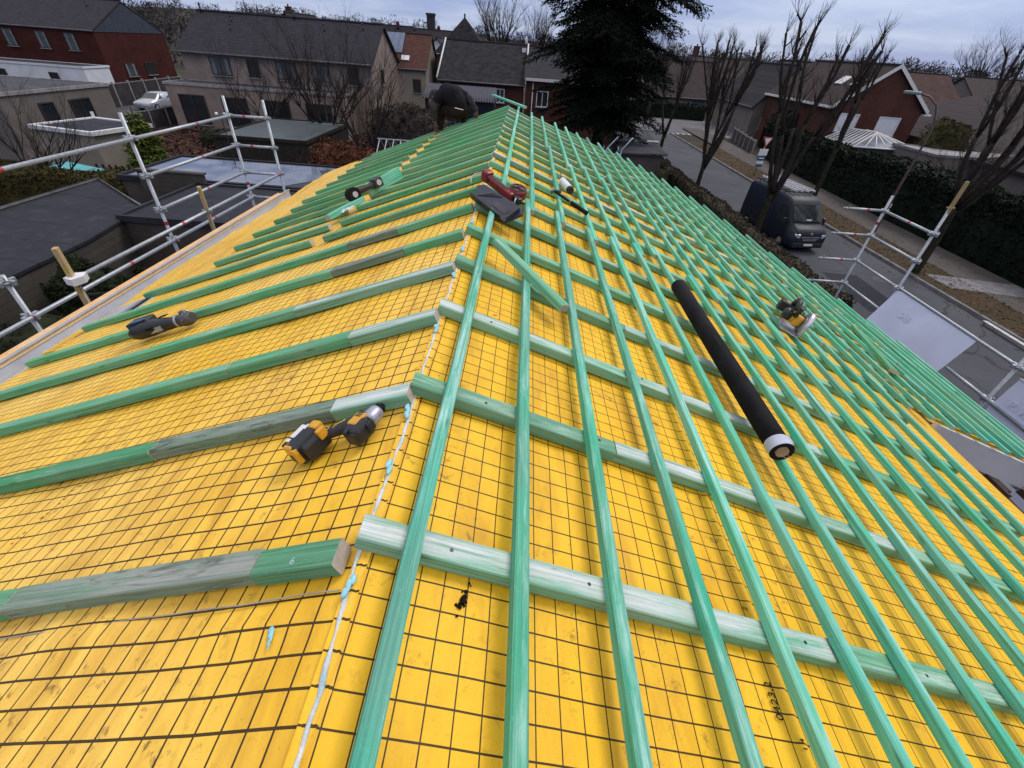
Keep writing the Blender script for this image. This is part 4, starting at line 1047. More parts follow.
hedge('shrub', 'yellow-green shrub beside the brick house on the right', 30.5, 39.2, 33.5, 38.4, 2.2, 3.9, plain('ochre_leaf', (.045,.042,.018), .85, 0, .5, 3), 3200, .08, 13, cat='shrub', round_=.4)
hedge('hedge', 'dark hedge across the far end of the junction', 6, 72, 24, 70, 1.6, 1.6, LEAFD, 3000, .12, 14)
hedge('hedge', 'brownish hedge below the old barn', -9, 41, 0, 42.5, 1.6, 1.6, LEAFM, 3500, .08, 15)

bare_tree('bare_tree', 'wide bare tree in the back garden in front of the beige house', (-12.6, 32.0, 0), 7.4, .75, 9, 31, trunk_h=.12)
bare_tree('bare_tree', 'second bare tree with fine upright twigs left of the crouching worker', (-8.9, 27.5, 0), 6.0, .55, 8, 32, trunk_h=.1)
bare_tree('bare_tree', 'bare twiggy tree in front of the beige house terrace on the left', (-17.5, 33.5, 0), 5.6, .8, 8, 33, trunk_h=.12)
bare_tree('bare_shrub', 'bare fan-shaped shrub at the left edge in front of the beige box house', (-19.0, 17.5, 0), 4.9, .8, 9, 34, mat=BARKD, trunk_h=.08, cat='shrub')
bare_tree('bare_shrub', 'low bare shrub behind the wet flat roof on the left', (-11.2, 20.2, 0), 3.2, .9, 7, 35, mat=BARKD, trunk_h=.1, cat='shrub')
bare_tree('bare_shrub', 'black leafless bush beyond the hedge on the right, near the pale shed roof', (25.2, 27.5, 0), 4.4, .9, 9, 36, mat=BARKD, trunk_h=.15, cat='shrub')
bare_tree('bare_tree', 'thin bare tree in front of the brown barn-like house across the junction', (15.5, 66, 0), 9.5, .4, 8, 37, trunk_h=.3)
bare_tree('bare_tree', 'bare tree behind the old barn roof, left of its pair', (-4.5, 78, 0), 13.0, .4, 9, 38, trunk_h=.3)
bare_tree('bare_tree', 'bare tree behind the old barn roof, right of its pair', (.8, 84, 0), 12.0, .4, 9, 39, trunk_h=.3)
bare_tree('bare_tree', 'lone round-crowned bare tree on the skyline above the right-hand roofs', (88, 105, 1), 13.5, .9, 12, 40, trunk_h=.2)
# branches cut and piled by the dark shrub
pile = thing('branch_pile', 'pile of cut branches with pale sawn ends beneath the dark conifer shrub', 'branches', (-7.6, 7.7, 1.6))
mb = MB(); e = MB()
for k in range(16):
    a = R.uniform(-.3, .3); p = Vector((R.uniform(-1.2, .2), R.uniform(-.5, .4), R.uniform(.2, .8))); q = p+Vector((math.cos(a), math.sin(a), R.uniform(-.2, .1)))*R.uniform(.6, 1.4); r_ = R.uniform(.03, .07)
    mb.tube([p, q], r_, 7); e.tube([q, q+(q-p).normalized()*.012], r_*.95, 8)
mb.box((-.6, 0, -.75), (1.6, .6, 1.6)); mb.build('branches', BARKD, pile); e.build('sawn_ends', W_PALE, pile)
wires = thing('fallen_branch', 'long thin bare branches lying under the left scaffold rails', 'branch', (-7, 4.6, 1.2))
mb = MB()
for k in range(10):
    p = Vector((R.uniform(-1.2, .3), R.uniform(-.8, 1.2), R.uniform(0, .9))); pts = [p]
    for i in range(5): p = p+Vector((R.uniform(.2,.45), R.uniform(-.1,.25), R.uniform(-.12,.12))); pts.append(p)
    mb.tube(pts, [.014, .012, .010, .008, .006, .004], 5)
mb.tube([(0, 0, -1.2), (0, 0, .6)], .03, 6); mb.build('branches', TWIG, wires)

# ------------------------------------------------------------------ buildings
def window(root, x, y, z, w, h, face, frame=FRAME_W, pane=PANE, mull=1, shutter=False, name='window'):
    """face: s (looks to -y), e (+x), w (-x)"""
    rz = {'s': 0, 'e': rad(90), 'w': rad(-90)}[face]
    M = T((x, y, z)) @ RZ(rz, 4, 'Z')
    mb = MB(); t_ = .07
    mb.box((0, -.02, h/2-t_/2), (w, .07, t_)); mb.box((0, -.02, -h/2+t_/2), (w, .07, t_))
    for sx in (-1, 1): mb.box((sx*(w/2-t_/2), -.02, 0), (t_, .07, h-2*t_))
    for k in range(mull): mb.box((-w/2+w*(k+1)/(mull+1), -.02, 0), (.055, .066, h-2*t_))
    f = mb.build(name, frame, root, M)
    mb = MB(); mb.box((0, -.004, 0), (w-2*t_, .02, h-2*t_)); mb.build('shutter' if shutter else 'pane', SHUTTER if shutter else pane, f)
    if pane is PANE_B and w > .8:
        cw = (w-2*t_)*.22; nq = 6
        for sx in (-1, 1):
            mb = MB(); vs = []
            for q in range(nq+1): vs += [(sx*((w-2*t_)/2-cw*q/nq), -.017-.005*(q % 2), zz) for zz in (-(h/2-t_-.01), h/2-t_-.01)]
            vs += [(a, -.015, c) for a, b_, c in vs]; k_ = 2*(nq+1)
            mb.add(vs, [(2*q, 2*q+2, 2*q+3, 2*q+1) for q in range(nq)]+[(k_+2*q+1, k_+2*q+3, k_+2*q+2, k_+2*q) for q in range(nq)]+[(0, 1, k_+1, k_), (2*nq, k_+2*nq, k_+2*nq+1, 2*nq+1)])
            mb.build('curtain', plain('grey_white_curtain', (.17,.18,.19), .8), f)
    mb = MB(); mb.box((0, -.06, -h/2-.03), (w+.14, .16, .05)); mb.build('sill', CONC_P, f)
    return f
def gable_house(name, label, x0, x1, y0, y1, eave, ridge, axis, wall, roof, ov=.35, cat='house', group=None, z0=0, rz=0, hip=0):
    cx, cy = (x0+x1)/2, (y0+y1)/2
    root = thing(name, label, cat, (cx, cy, z0), rz, group)
    w, d = (x1-x0)/2, (y1-y0)/2
    mb = MB()
    if axis == 'x':
        c = [(-w,-d,0),(w,-d,0),(w,d,0),(-w,d,0),(-w,-d,eave),(w,-d,eave),(w,d,eave),(-w,d,eave),(-w,0,ridge-.12),(w,0,ridge-.12)]
        fs = [(0,1,5,4),(2,3,7,6),(1,2,6,9,5),(3,0,4,8,7)]
    else:
        c = [(-w,-d,0),(w,-d,0),(w,d,0),(-w,d,0),(-w,-d,eave),(w,-d,eave),(w,d,eave),(-w,d,eave),(0,-d,ridge-.12),(0,d,ridge-.12)]
        fs = [(0,1,5,8,4),(2,3,7,9,6),(1,2,6,5),(3,0,4,7)]
    if hip: fs = [(0,1,5,4),(1,2,6,5),(2,3,7,6),(3,0,4,7)]
    mb.add(c, fs, 0); wl = mb.build('wall', wall, root)
    # roof: two slabs with thickness
    mb = MB(); th = .14
    half = d if axis == 'x' else w; lng = (w if axis == 'x' else d)
    sl = (ridge-eave)/half; e_ = half+ov; ze = eave-sl*ov+.02
    L = lng+(ov*.6 if not hip else ov)
    if hip:
        hl = max(.01, lng-half*hip)
        P = lambda a, b, z: (a, b, z) if axis == 'x' else (b, a, z)
        v = [P(-L,-e_,ze),P(L,-e_,ze),P(L,e_,ze),P(-L,e_,ze),P(-hl,0,ridge),P(hl,0,ridge)]
        v2 = [(a, b, z-th) for a, b, z in v[:4]]
        mb.add(v+v2, [(0,1,5,4),(2,3,4,5),(1,2,5),(3,0,4),(0,6,7,1),(1,7,8,2),(2,8,9,3),(3,9,6,0),(9,8,7,6)], 0)
    else:
        for sg in (-1, 1):
            P = (lambda a, b, z: (a, sg*b, z)) if axis == 'x' else (lambda a, b, z: (sg*b, a, z))
            v = [P(-L, e_, ze), P(L, e_, ze), P(L, 0, ridge), P(-L, 0, ridge)]; v2 = [(a, b, z-th) for a, b, z in v]
            mb.add(v+v2, [(0,1,2,3),(7,6,5,4),(0,4,5,1),(1,5,6,2),(3,7,4,0)], 0)
    rf = mb.build('roof', roof, root)
    mb = MB()
    P = (lambda a, b, z: (a, b, z)) if axis == 'x' else (lambda a, b, z: (b, a, z))
    LL = L if not hip else max(.01, lng-half*hip)
    mb.tube([P(-LL, 0, ridge+.02), P(LL, 0, ridge+.02)], .09, 6); mb.build('ridge_tiles', TL_DARK, rf)
    for sg in (-1, 1):
        mb = MB(); mb.tube([P(-L, sg*(e_+.06), ze-.06), P(L, sg*(e_+.06), ze-.06)], .07, 6); mb.build('gutter', GUT, root)
    return root, rf, wl
def chimney(rf, x, y, z, s=.5, h=1.0, mat=BR_RED):
    mb = MB(); mb.box((x, y, z), (s, s, h)); mb.box((x, y, z+h/2+.03), (s+.1, s+.1, .06)); mb.tube([(x, y, z+h/2+.06), (x, y, z+h/2+.3)], .1, 8); mb.build('chimney', mat, rf)
def vent_pipe(rf, x, y, z):
    mb = MB(); mb.tube([(x, y, z-.2), (x, y, z+.35)], .06, 8); mb.tube([(x, y, z+.35), (x, y, z+.45)], [.1, .02], 8); mb.build('roof_vent', BLACK, rf)
def flat_box(name, label, x0, x1, y0, y1, h, wall, roofm, trim=CONC_P, cat='building', z0=0, group=None, rz=0, tw=.10):
    cx, cy = (x0+x1)/2, (y0+y1)/2; root = thing(name, label, cat, (cx, cy, z0), rz, group); w, d = (x1-x0)/2, (y1-y0)/2
    mb = MB(); mb.box((0, 0, h/2), (2*w, 2*d, h)); mb.build('wall', wall, root)
    mb = MB(); mb.box((0, 0, h+.02), (2*w+.02, 2*d+.02, .03)); mb.build('flat_roof', roofm, root)
    mb = MB()
    for sx in (-1, 1): mb.box((sx*(w+.03), 0, h+.01), (tw, 2*d+.16, .16))
    for sy in (-1, 1): mb.box((0, sy*(d+.03), h+.01), (2*w-.04, tw, .156))
    mb.build('roof_trim', trim, root); return root

# beige semi-detached house behind the garden
h, rf, wl = gable_house('beige_house', 'long beige two-storey house with dark tiled roof beyond the back gardens', -26.2, -11.9, 40.2, 48.2, 5.0, 7.25, 'x', BR_BEIGE, TL_DARK)
cx, cy = -19.05, 44.2
for px, w_ in ((-23.4, 1.5), (-20.9, .9), (-18.4, 1.5), (-15.8, 1.3), (-13.3, .8)):
    window(h, px-cx, 40.2-cy-.012, 4.0, w_, 1.15, 's', FRAME_D, PANE_B if w_ > 1.2 else PANE)
window(h, 7.15+.012, -1.2, 3.9, .7, 1.0, 'e', FRAME_D, PANE, 0)
for px in (-24.8, -22.6, -19.9, -15.0): window(h, px-cx, 40.2-cy-.012, 1.6, 1.6, 1.5, 's', FRAME_D, PANE)
for x, y, z in ((-4, -1.9, 6.2), (-4.3, -.9, 6.7), (.4, -.2, 7.3), (5.9, -.8, 6.8), (-6.9, -.2, 7.3), (3, -1.2, 6.6)): vent_pipe(rf, x, y, z)
mb = MB(); mb.tube([(-3.6, .4, 7.1), (-3.7, .4, 9.3)], .03, 6); mb.tube([(-3.4, .4, 8.9), (-1.9, .4, 8.9)], .02, 5)
for k in range(7): mb.tube([(-3.2+k*.2, .2, 8.9), (-3.2+k*.2, .6, 8.9)], .012, 4)
mb.build('antenna', GALV_D, rf)
mb = MB(); mb.box((0, -4.0, 0), (14.7, .02, .18)); mb.matrix = None
ext = flat_box('flat_extension', 'beige single-storey extension with pale roof edge in front of the long beige house', -26.3, -13.4, 37.4, 40.1, 2.95, BR_BEIGE, ROOFING2, CONC_P, 'extension')
for px in (-24.6, -21.5, -18.4, -15.3): window(ext, px+19.85, -1.36, 1.4, 1.9, 1.9, 's', FRAME_D, PANE, 1)
pl = flat_box('garden_canopy', 'dark flat carport roof with teal-grey cover in the leafy back garden', -16.0, -11.3, 25.2, 31.6, 2.0, plain('dark_trellis', (.03,.028,.024), .9), plain('teal_grey_cover', (.045,.062,.064), .5, 0, .3, .8), BARKD, 'garden canopy')
# dark red house
h, rf, wl = gable_house('dark_red_house', 'dark red tile-hung house with slate gable at the top left', -62, -43.8, 54.6, 65.2, 5.25, 7.75, 'x', BR_DRED, TL_DARK, .12)
mb = MB(); mb.add([(9.14,-5.3,5.1),(9.14,5.3,5.1),(9.14,0,7.55),(9.1,-5.3,5.1),(9.1,5.3,5.1),(9.1,0,7.55)], [(0,1,2),(0,3,4,1)]); mb.build('slate_gable', SLATE, h)
for px in (-58.5, -52.6, -49.3, -46.4): window(h, px+52.9, -5.32, 4.15, 1.05, 1.4, 's', FRAME_D, PANE_B, 0)
for py, z in ((57.8, 1.5), (60.9, 1.5)): window(h, 9.12, py-59.9, 1.9, 1.5, 1.2, 'e', FRAME_D, PANE_B if py < 59 else PANE, 0)
vent_pipe(rf, 6.5, -1.5, 7.1)
w_ = flat_box('white_extension', 'white rendered ground-floor extension below the dark red house', -62, -43.6, 51.2, 54.5, 2.3, REND_W, ROOFING2, REND_W, 'extension')
for px, ww in ((-56.6, 3.2), (-53.0, 3.0), (-46.8, .9)): window(w_, px+52.8, -1.66, 1.35, ww, .8, 's', FRAME_D, PANE, 1)
# taupe box house and low white building
b = flat_box('taupe_house', 'taupe rendered flat-roofed house with two dark windows on the left', -35, -27.0, 25.6, 33.0, 3.05, REND_T, ROOFING2, CONC_P, 'house')
for py, ww in ((28.1, .95), (30.4, 1.5)): window(b, 4.012, py-29.3, 1.95, ww, 1.15, 'e', FRAME_D, PANE, 1 if ww > 1 else 0)
mb = MB(); mb.box((4.05, 1.55, 1.6), (.02, .25, .4)); mb.build('window_sticker', WHITEP, b)
b = flat_box('white_outbuilding', 'low cream outbuilding with dark flat roof and white edge in front of the taupe house', -22.2, -18.9, 21.8, 24.7, 2.4, REND_B, ROOFING, FRAME_W, 'outbuilding', tw=.2, rz=rad(-12))
# dark shed, brick garages, wet roof
sh = thing('garden_shed', 'large shed with sloping dark felt roof beside the left scaffold', 'shed', (-11.6, 11, 0))
mb = MB(); P = [(-13.0, 5.4), (-9.95, 5.4), (-10.15, 9.9), (-10.5, 12.2), (-13.0, 14.0)]
zz = [2.62, 2.45, 2.45, 2.5, 2.62]
pp_ = [(x+11.6, y-11) for x, y in P]
mb.prism(pp_, 0, 2.42); mb.build('wall', BR_BOARD, sh)
mb = MB(); n = 5; v = [(x, y, z) for (x, y), z in zip([(x*1.03, y*1.02) for x, y in pp_], zz)]; mb.add(v+[(a, b, c-.06) for a, b, c in v], [tuple(range(n)), tuple(reversed(range(n, 2*n)))]+[(i, i+n, (i+1) % n+n, (i+1) % n) for i in range(n)]); mb.build('felt_roof', ROOFING, sh)
mb = MB(); mb.tube([(v[0][0], v[0][1], 2.67), (v[4][0], v[4][1], 2.67), (v[3][0], v[3][1], 2.55)], .035, 6); mb.build('edge_trim', CONC, sh)
flat_box('brick_garage', 'grey-brown brick garage with dark flat roof right of the shed', -10.35, -6.4, 11.3, 14.6, 2.5, BR_GREY, ROOFING, ROOFING, 'garage')
mb = MB(); mb.box((0, 0, 1.4), (2.1, .12, 2.8)); mb.box((0, 0, 2.83), (2.2, .2, .05)); o = mb.build('board_fence', BR_BOARD, None, T((-11.2, 14.75, 0))); tag(o, 'weathered board screen between the dark shed and the garage with the wet roof', 'fence')
def wet():
    t = NT('wet_flat_roof'); f = t.noise(.8, 4)
    t.col(t.ramp(f, [(.4, (.05,.055,.065)), (.6, (.16,.17,.20))])); t.set(.06, 0, .9)
    t.l(t.ramp(f, [(.50, (.05,.05,.05)), (.62, (.30,.30,.30))]), t.b.inputs['Roughness']); return t.m
wr = flat_box('garage', 'garage with wet flat roof mirroring the sky beyond the left scaffold', -13.2, -5.0, 15.1, 18.3, 2.45, BR_GREY, ROOFING2, ROOFING, 'garage')
mb = MB(); mb.prism([(-3.95, -1.4), (1.2, -1.4), (2.1, -.2), (1.5, .9), (2.4, 1.42), (-3.95, 1.42)], 2.49, 2.50); mb.build('rain_puddle', wet(), wr)
# playhouse with turquoise lid, wooden slide
b = thing('playhouse', 'small grey crate with turquoise lid beside the cream outbuilding', 'playhouse', (-18.6, 19.0, 0))
mb = MB(); mb.box((0, 0, .75), (1.3, 1.1, 1.5)); mb.build('body', plain('grey_board', (.16,.16,.16), .8), b)
mb = MB(); mb.box((0, 0, 1.54), (1.5, 1.25, .05), 0, rot(8, 'Y')); mb.build('lid', plain('turquoise_panel', (.06,.36,.40), .4), b)
b = thing('picket_gate', 'short dark picket gate beside the bright green shrub', 'gate', (-17.6, 20.2, 0))
mb = MB()
for k in range(7): mb.box((-.9+k*.28, 0, .75), (.09, .03, 1.5))
mb.box((0, .03, 1.2), (2, .03, .08)); mb.box((0, .03, .4), (2, .03, .08)); mb.build('pickets', BARKD, b)
b = thing('play_slide', 'green garden slide in the leaf-covered bed', 'slide', (-15.5, 22.2, 0))
mb = MB(); mb.box((0, 0, .9), (1.0, .5, .06), 0, rot(35, 'Y')); mb.build('chute', plain('moss_green_plastic', (.09,.13,.03), .6), b)
mb = MB(); mb.box((-.5, .2, .6), (.08, .08, 1.2)); mb.box((-.5, -.2, .6), (.08, .08, 1.2)); mb.build('frame', BARKD, b)

# old barn with dark roof
h, rf, wl = gable_house('old_barn', 'old brick barn with huge dark mossy roof behind the ridge end', -7.4, -.45, 44.2, 54.5, 4.15, 6.65, 'x', BR_RED, THATCH, .3, 'barn')
for sx in (-3.68, 3.70): mb = MB(); mb.tube([(sx, -5.45, 4.13), (sx, 0, 6.74)], .07, 6); mb.build('verge_strip', FRAME_W, rf)
window(h, 1.6, -5.17, 3.15, .75, 1.0, 's', FRAME_W, PANE_B, 1); window(h, -.9, -5.17, 2.9, .5, .5, 's', FRAME_W, PANE, 0)
mb = MB(); mb.tube([(3.5, .1, 6.7), (3.5, .1, 6.95), (3.45, .1, 7.1), (3.5, .1, 7.3)], [.13, .11, .14, .03], 8); mb.box((3.35, -.8, 6.3), (.35, .5, .3)); mb.build('roof_finial', REND_W, rf)
h, rf, wl = gable_house('barn_annex', 'red brick annex with white window at the right end of the old barn', -.2, 4.6, 44.0, 54.5, 4.6, 6.6, 'x', BR_RED, TL_DARK, .3, 'annex')
window(h, -.95, -5.27, 3.15, 1.0, 1.15, 's', FRAME_W, PANE, 1)
mb = MB(); mb.tube([(-1.8, -5.33, 4.4), (-1.8, -5.33, 0)], .05, 6); mb.build('downpipe', FRAME_W, h)
mb = MB(); mb.box((0, -5.66, 4.48), (4.9, .05, .2)); mb.build('fascia', FRAME_W, h)
b = thing('old_tower_roof', 'tall dark pyramid roof rising behind the old barn', 'building', (-7.9, 66, 0))
mb = MB(); mb.box((0, 0, 2.6), (6, 5.5, 5.2)); mb.build('wall', BR_RED, b)
mb = MB(); mb.add([(-3.3,-3.0,5.3),(3.3,-3.0,5.3),(3.3,3.0,5.3),(-3.3,3.0,5.3),(0,0,8.8)], [(0,1,4),(1,2,4),(2,3,4),(3,0,4),(3,2,1,0)]); mb.build('roof', THATCH, b)
mb = MB(); mb.tube([(0,0,8.7), (0,0,9.1)], .1, 6); mb.build('finial', ROOFING, b)
mb = MB()
b = thing('metal_shed', 'dark blue corrugated metal shed in front of the old barn', 'shed', (-4.9, 38.5, 1.2))
for k in range(26): mb.tube([(-2.6+k*.2, -1.3, 2.05), (-2.6+k*.2, 1.6, 2.75)], .05, 5)
mb.add([(-2.7,-1.3,2.05),(2.5,-1.3,2.05),(2.5,1.6,2.75),(-2.7,1.6,2.75)], [(0,1,2,3)])
mb.build('corrugated_roof', plain('blue_black_metal', (.028,.032,.048), .5, .2), b)
mb = MB(); mb.box((0, .2, .4), (5, 2.6, 3.2)); mb.build('wall', plain('blue_black_cladding', (.02,.022,.032), .6), b)
mb = MB(); mb.box((0, 0, .9), (9.5, .35, 1.8)); o = mb.build('brick_garden_wall', BR_RED, None, T((4.5, 42.4, 0))); tag(o, 'low red brick garden wall below the annex', 'wall')
# houses behind left
h, rf, wl = gable_house('orange_roofed_house', 'small beige house with terracotta roof and solar panels behind the beige house', -17.6, -11.6, 60, 68, 4.0, 6.9, 'x', REND_B, TL_ORANGE, .3)
mb = MB(); mb.box((-.2, -2.0, 5.98), (2.6, 3.0, .06), 0, None); sp_ = mb.build('solar_panel', plain('solar_glass', (.12,.16,.24), .15, 0, .2, 3), rf); 
a_ = math.atan2(2.9, 4.0); sp_.data.transform(T((-.2, -2.0, 5.98)).inverted()); sp_.matrix_local = T((-1.2, -1.35, 6.02)) @ Matrix.Rotation(a_, 4, 'X')
mb = MB(); mb.box((0, 0, 0), (.9, .7, .06)); s2 = mb.build('roof_window', FRAME_W, rf, T((.6, -3.2, 4.72)) @ Matrix.Rotation(a_, 4, 'X'))
window(h, 1.9, -4.02, 2.2, .9, 1.3, 's', FRAME_D, PANE, 0)
h, rf, wl = gable_house('white_house', 'white gabled house with dark roof edge left of the old barn', -15.4, -10.6, 76, 84, 4.6, 6.7, 'y', REND_W, TL_DARK, .4)
window(h, 0, -4.02, 3.0, 3.2, 1.0, 's', FRAME_D, PANE, 2)
b = thing('water_tower', 'dark square tower on the far skyline', 'tower', (-44.2, 246, 4))
mb = MB(); mb.box((0, 0, 5.2), (3.2, 3.2, 10.4)); mb.build('shaft', plain('dark_tower_stone', (.045,.045,.055), .9), b)
mb = MB(); mb.box((0, 0, 10.5), (3.7, 3.7, .8)); mb.build('crown', plain('dark_tower_stone2', (.05,.05,.06), .9), b)
# right side
h, rf, wl = gable_house('red_brick_house', 'red brick house with gable, white shutters and brown tiled roof on the right', 25.5, 32.6, 43.4, 56.0, 4.45, 7.2, 'y', BR_RED, TL_BROWN_Y, .35)
window(h, -2.15, -6.32, 3.15, 1.6, 1.35, 's', FRAME_W, PANE, 0, True); window(h, 1.25, -6.32, 3.1, 1.8, 1.35, 's', FRAME_W, PANE, 0, True)
window(h, -2.0, -6.32, 1.1, 1.6, 1.2, 's', FRAME_W, PANE, 1)
mb = MB()
for sg in (-1, 1):
    mb.add([(sg*3.95, -6.56, 4.10), (sg*3.95, -6.56, 4.38), (0, -6.56, 7.30), (0, -6.56, 7.02), (sg*3.95, -6.52, 4.10), (sg*3.95, -6.52, 4.38), (0, -6.52, 7.30), (0, -6.52, 7.02)], [(0,1,2,3)[::sg], (4,7,6,5)[::sg], (1,5,6,2)[::sg], (0,3,7,4)[::sg]])
mb.build('barge_board', FRAME_W, h)
mb = MB(); mb.box((-3.98, 0, 4.15), (.14, 12.9, .16)); mb.box((3.98, -6.0, 4.1), (.6, 1.1, .12)); mb.build('white_gutter', FRAME_W, h)
a_ = math.atan2(2.75, 3.55)
for yy in (-2.5, -4.8):
    mb = MB(); mb.box((0, 0, 0), (.9, 1.1, .07)); mb.build('roof_window', FRAME_W, rf, T((-1.7, yy, 5.95)) @ Matrix.Rotation(-a_, 4, 'Y'))
# conservatory
cn = thing('conservatory', 'white framed glass conservatory roof above the hedge by the red brick house', 'conservatory', (27.9, 40.6, 0))
mb = MB(); mb.box((0, 0, 1.0), (4.8, 3.6, 2.0)); mb.build('glazed_wall', glassm('greenish_glass', (.05,.07,.07)), cn)
mb = MB(); g = MB()
def bar(a, b, r_=.045): mb.tube([a, b], r_, 5)
A = [(-2.6,-2.0,2.05),(2.6,-2.0,2.05),(2.6,2.2,2.05),(-2.6,2.2,2.05)]; r1, r2 = (-1.0, 2.2, 2.85), (.4, .6, 2.85)
for p, q in ((A[0],A[1]),(A[1],A[2]),(A[3],A[0]),(A[0],r2),(A[1],r2),(r1,r2),(A[3],r1)): bar(p, q, .06)
for k in range(1, 8):
    t_ = k/8; bar(tuple(Vector(A[3]).lerp(Vector(A[0]), t_)), tuple(Vector(r1).lerp(Vector(r2), t_)))
    bar(tuple(Vector(A[1]).lerp(Vector(A[2]), t_)), tuple(Vector(r2).lerp(Vector((.4, 2.2, 2.85)), t_)))
for k in range(1, 6): t_ = k/6; bar(tuple(Vector(A[0]).lerp(Vector(A[1]), t_)), r2)
mb.build('glazing_bars', FRAME_W, cn)
g.add([A[0],A[1],A[2],A[3],r1,r2,(.4,2.2,2.85)], [(3,0,5,4),(0,1,5),(1,2,6,5)]); g.build('glass_roof', glassm('grey_green_roof_glass', (.16,.18,.21), .12), cn)
flat_box('shed', 'long shed with pale corrugated roof beside the conservatory', 28.5, 36.5, 34.6, 39.0, 2.35, REND_T, ROOF_PALE, CONC, 'shed')
h, rf, wl = gable_house('bungalow', 'low bungalow with broad dark hipped roof at the far right', 34.5, 58, 38.5, 54, 2.7, 6.6, 'x', REND_T, TL_BROWN, .5, hip=1)
chimney(rf, 2.5, 1.5, 6.5, .6, 1.0); window(h, -6, -7.77, 1.4, 2.4, 1.3, 's', FRAME_W, PANE, 1)
h, rf, wl = gable_house('bungalow', 'dark hipped bungalow at the right edge behind the hedge with pale roof patches', 31.5, 46, 24, 34, 2.5, 4.6, 'x', REND_T, TL_GREY, .5, hip=1)
for k, (x, y) in enumerate(((-5.2, -4.1), (-3.3, -4.3))):
    mb = MB(); mb.box((0, 0, 0), (1.3, .8, .05)); mb.build('skylight', FRAME_W, rf, T((x, y, 3.15+.1*k)) @ Matrix.Rotation(rad(22), 4, 'X'))
h, rf, wl = gable_house('red_roof_house', 'small house with reddish tiled roof between the brick gable and the hipped roofs', 48, 54, 66, 76, 4.0, 6.9, 'x', BR_RED, plain('dull_red_tiles', (.055,.030,.027), .8, 0, .3, 1), .3)
h, rf, wl = gable_house('brown_roofed_house', 'brown-roofed house with tiled upper slope left of the red brick house', 30.5, 42, 62, 72, 3.4, 7.1, 'x', REND_B, TL_BROWN, .4)
h, rf, wl = gable_house('grey_gabled_house', 'pale rendered house with steep white-edged gable across the junction', 24.6, 31.0, 56.5, 68, 3.2, 6.7, 'y', REND_T, TL_GREY, .3)
window(h, .6, -5.77, 3.6, .8, 1.1, 's', FRAME_W, PANE, 0); window(h, -1.6, -5.77, 1.4, 1.0, 1.2, 's', FRAME_W, PANE, 0)
h, rf, wl = gable_house('garage_house', 'beige house with dark garage door and blue door beyond the junction', 16.5, 26.5, 74, 83, 2.6, 6.3, 'x', REND_B, TL_BROWN, .5)
for x, w_, m_ in ((-3.2, 3.2, FRAME_D), (-6.0+.9, .1, FRAME_D)): mb = MB(); mb.box((x, -4.53, 1.1), (w_, .05, 2.2)); mb.build('garage_door', m_, h)
mb = MB(); mb.box((2.6, -4.53, 1.2), (1.6, .05, 2.0)); mb.build('blue_door', plain('dull_blue_door', (.05,.11,.16), .5), h)
mb = MB(); mb.tube([(3.9, -6.2, 0), (3.9, -6.2, 2.4)], .1, 6); mb.build('white_post', FRAME_W, h)
chimney(rf, 2, .5, 7.4, .7, 1.1)
# generic further houses on both sides of the view, each with its own look
far = [
 ('red_tiled_house', 'far house with red-brown roof between the dark red house and the beige house', -33, -25, 66, 75, 4.2, 8.0, 'y', BR_RED, TL_DARK_Y),
 ('hill_house', 'far grey house with low roof beside the skyline tower', -25, -15, 118, 127, 4.5, 8.0, 'x', REND_T, TL_GREY),
 ('hill_house', 'far white cottage with dark roof left of the skyline tower', -36, -28, 128, 136, 4.6, 8.4, 'x', REND_W, TL_DARK),
 ('village_house', 'far dark-roofed house beyond the spruce, left of the garage house', 3, 13, 86, 96, 3.6, 6.8, 'x', BR_RED, TL_DARK),
 ('village_house', 'far brown-roofed house above the dense pollarded tree', 28, 40, 92, 102, 3.6, 6.9, 'x', REND_B, TL_BROWN),
 ('village_house', 'far grey-roofed house behind the grey gable on the right', 44, 56, 88, 98, 3.6, 6.8, 'x', REND_T, TL_GREY),
 ('village_house', 'far long brown-roofed house on the right skyline', 62, 80, 72, 84, 3.2, 6.9, 'x', REND_T, TL_BROWN),
 ('village_house', 'far dark hipped house at the extreme right skyline', 66, 84, 46, 58, 3.0, 6.9, 'x', REND_T, TL_GREY),
]
for a in far:
    h, rf, wl = gable_house(a[0], a[1], *a[2:8], a[8], a[9], a[10], .4)
    chimney(rf, R.uniform(-2, 2), R.uniform(-1, 1), a[7]+.1, .6, 1.0)
    for k in range(3): window(h, (a[3]-a[2])*(-.3+.3*k), -(a[5]-a[4])/2-.012, a[6]-1.1, 1.1, 1.1, 's', FRAME_W, PANE, 0)
# neighbour terrace roof and glass cover beyond the roof
tr = thing('flat_roofed_annex', 'low flat-roofed annex with white gutter below the spruce', 'annex', (6.3, 30.3, 0))
mb = MB(); mb.prism([(-1.0, -3.6), (1.4, -3.2), (2.0, 4.0), (-.4, 3.6)], 0, 2.3); mb.build('wall', BR_GREY, tr)
mb = MB(); mb.prism([(-1.15, -3.8), (1.6, -3.4), (2.2, 4.2), (-.5, 3.8)], 2.34, 2.42); mb.build('flat_roof', ROOFING2, tr)
mb = MB(); mb.tube([(-.9, 0, 2.48), (1.9, .2, 2.48)], .07, 6); mb.build('white_pipe', FRAME_W, tr)
cf = thing('cold_frame', 'dark garden frame with pale lid beside the mossy hedge', 'cold frame', (7.0, 24.6, 0))
mb = MB(); mb.box((0, 0, .45), (1.8, 2.6, .9)); mb.build('box', BARKD, cf)
mb = MB(); mb.box((0, 0, .95), (1.1, 2.8, .04), 0, rot(12, 'Y')); mb.build('lid', CONC_P, cf)
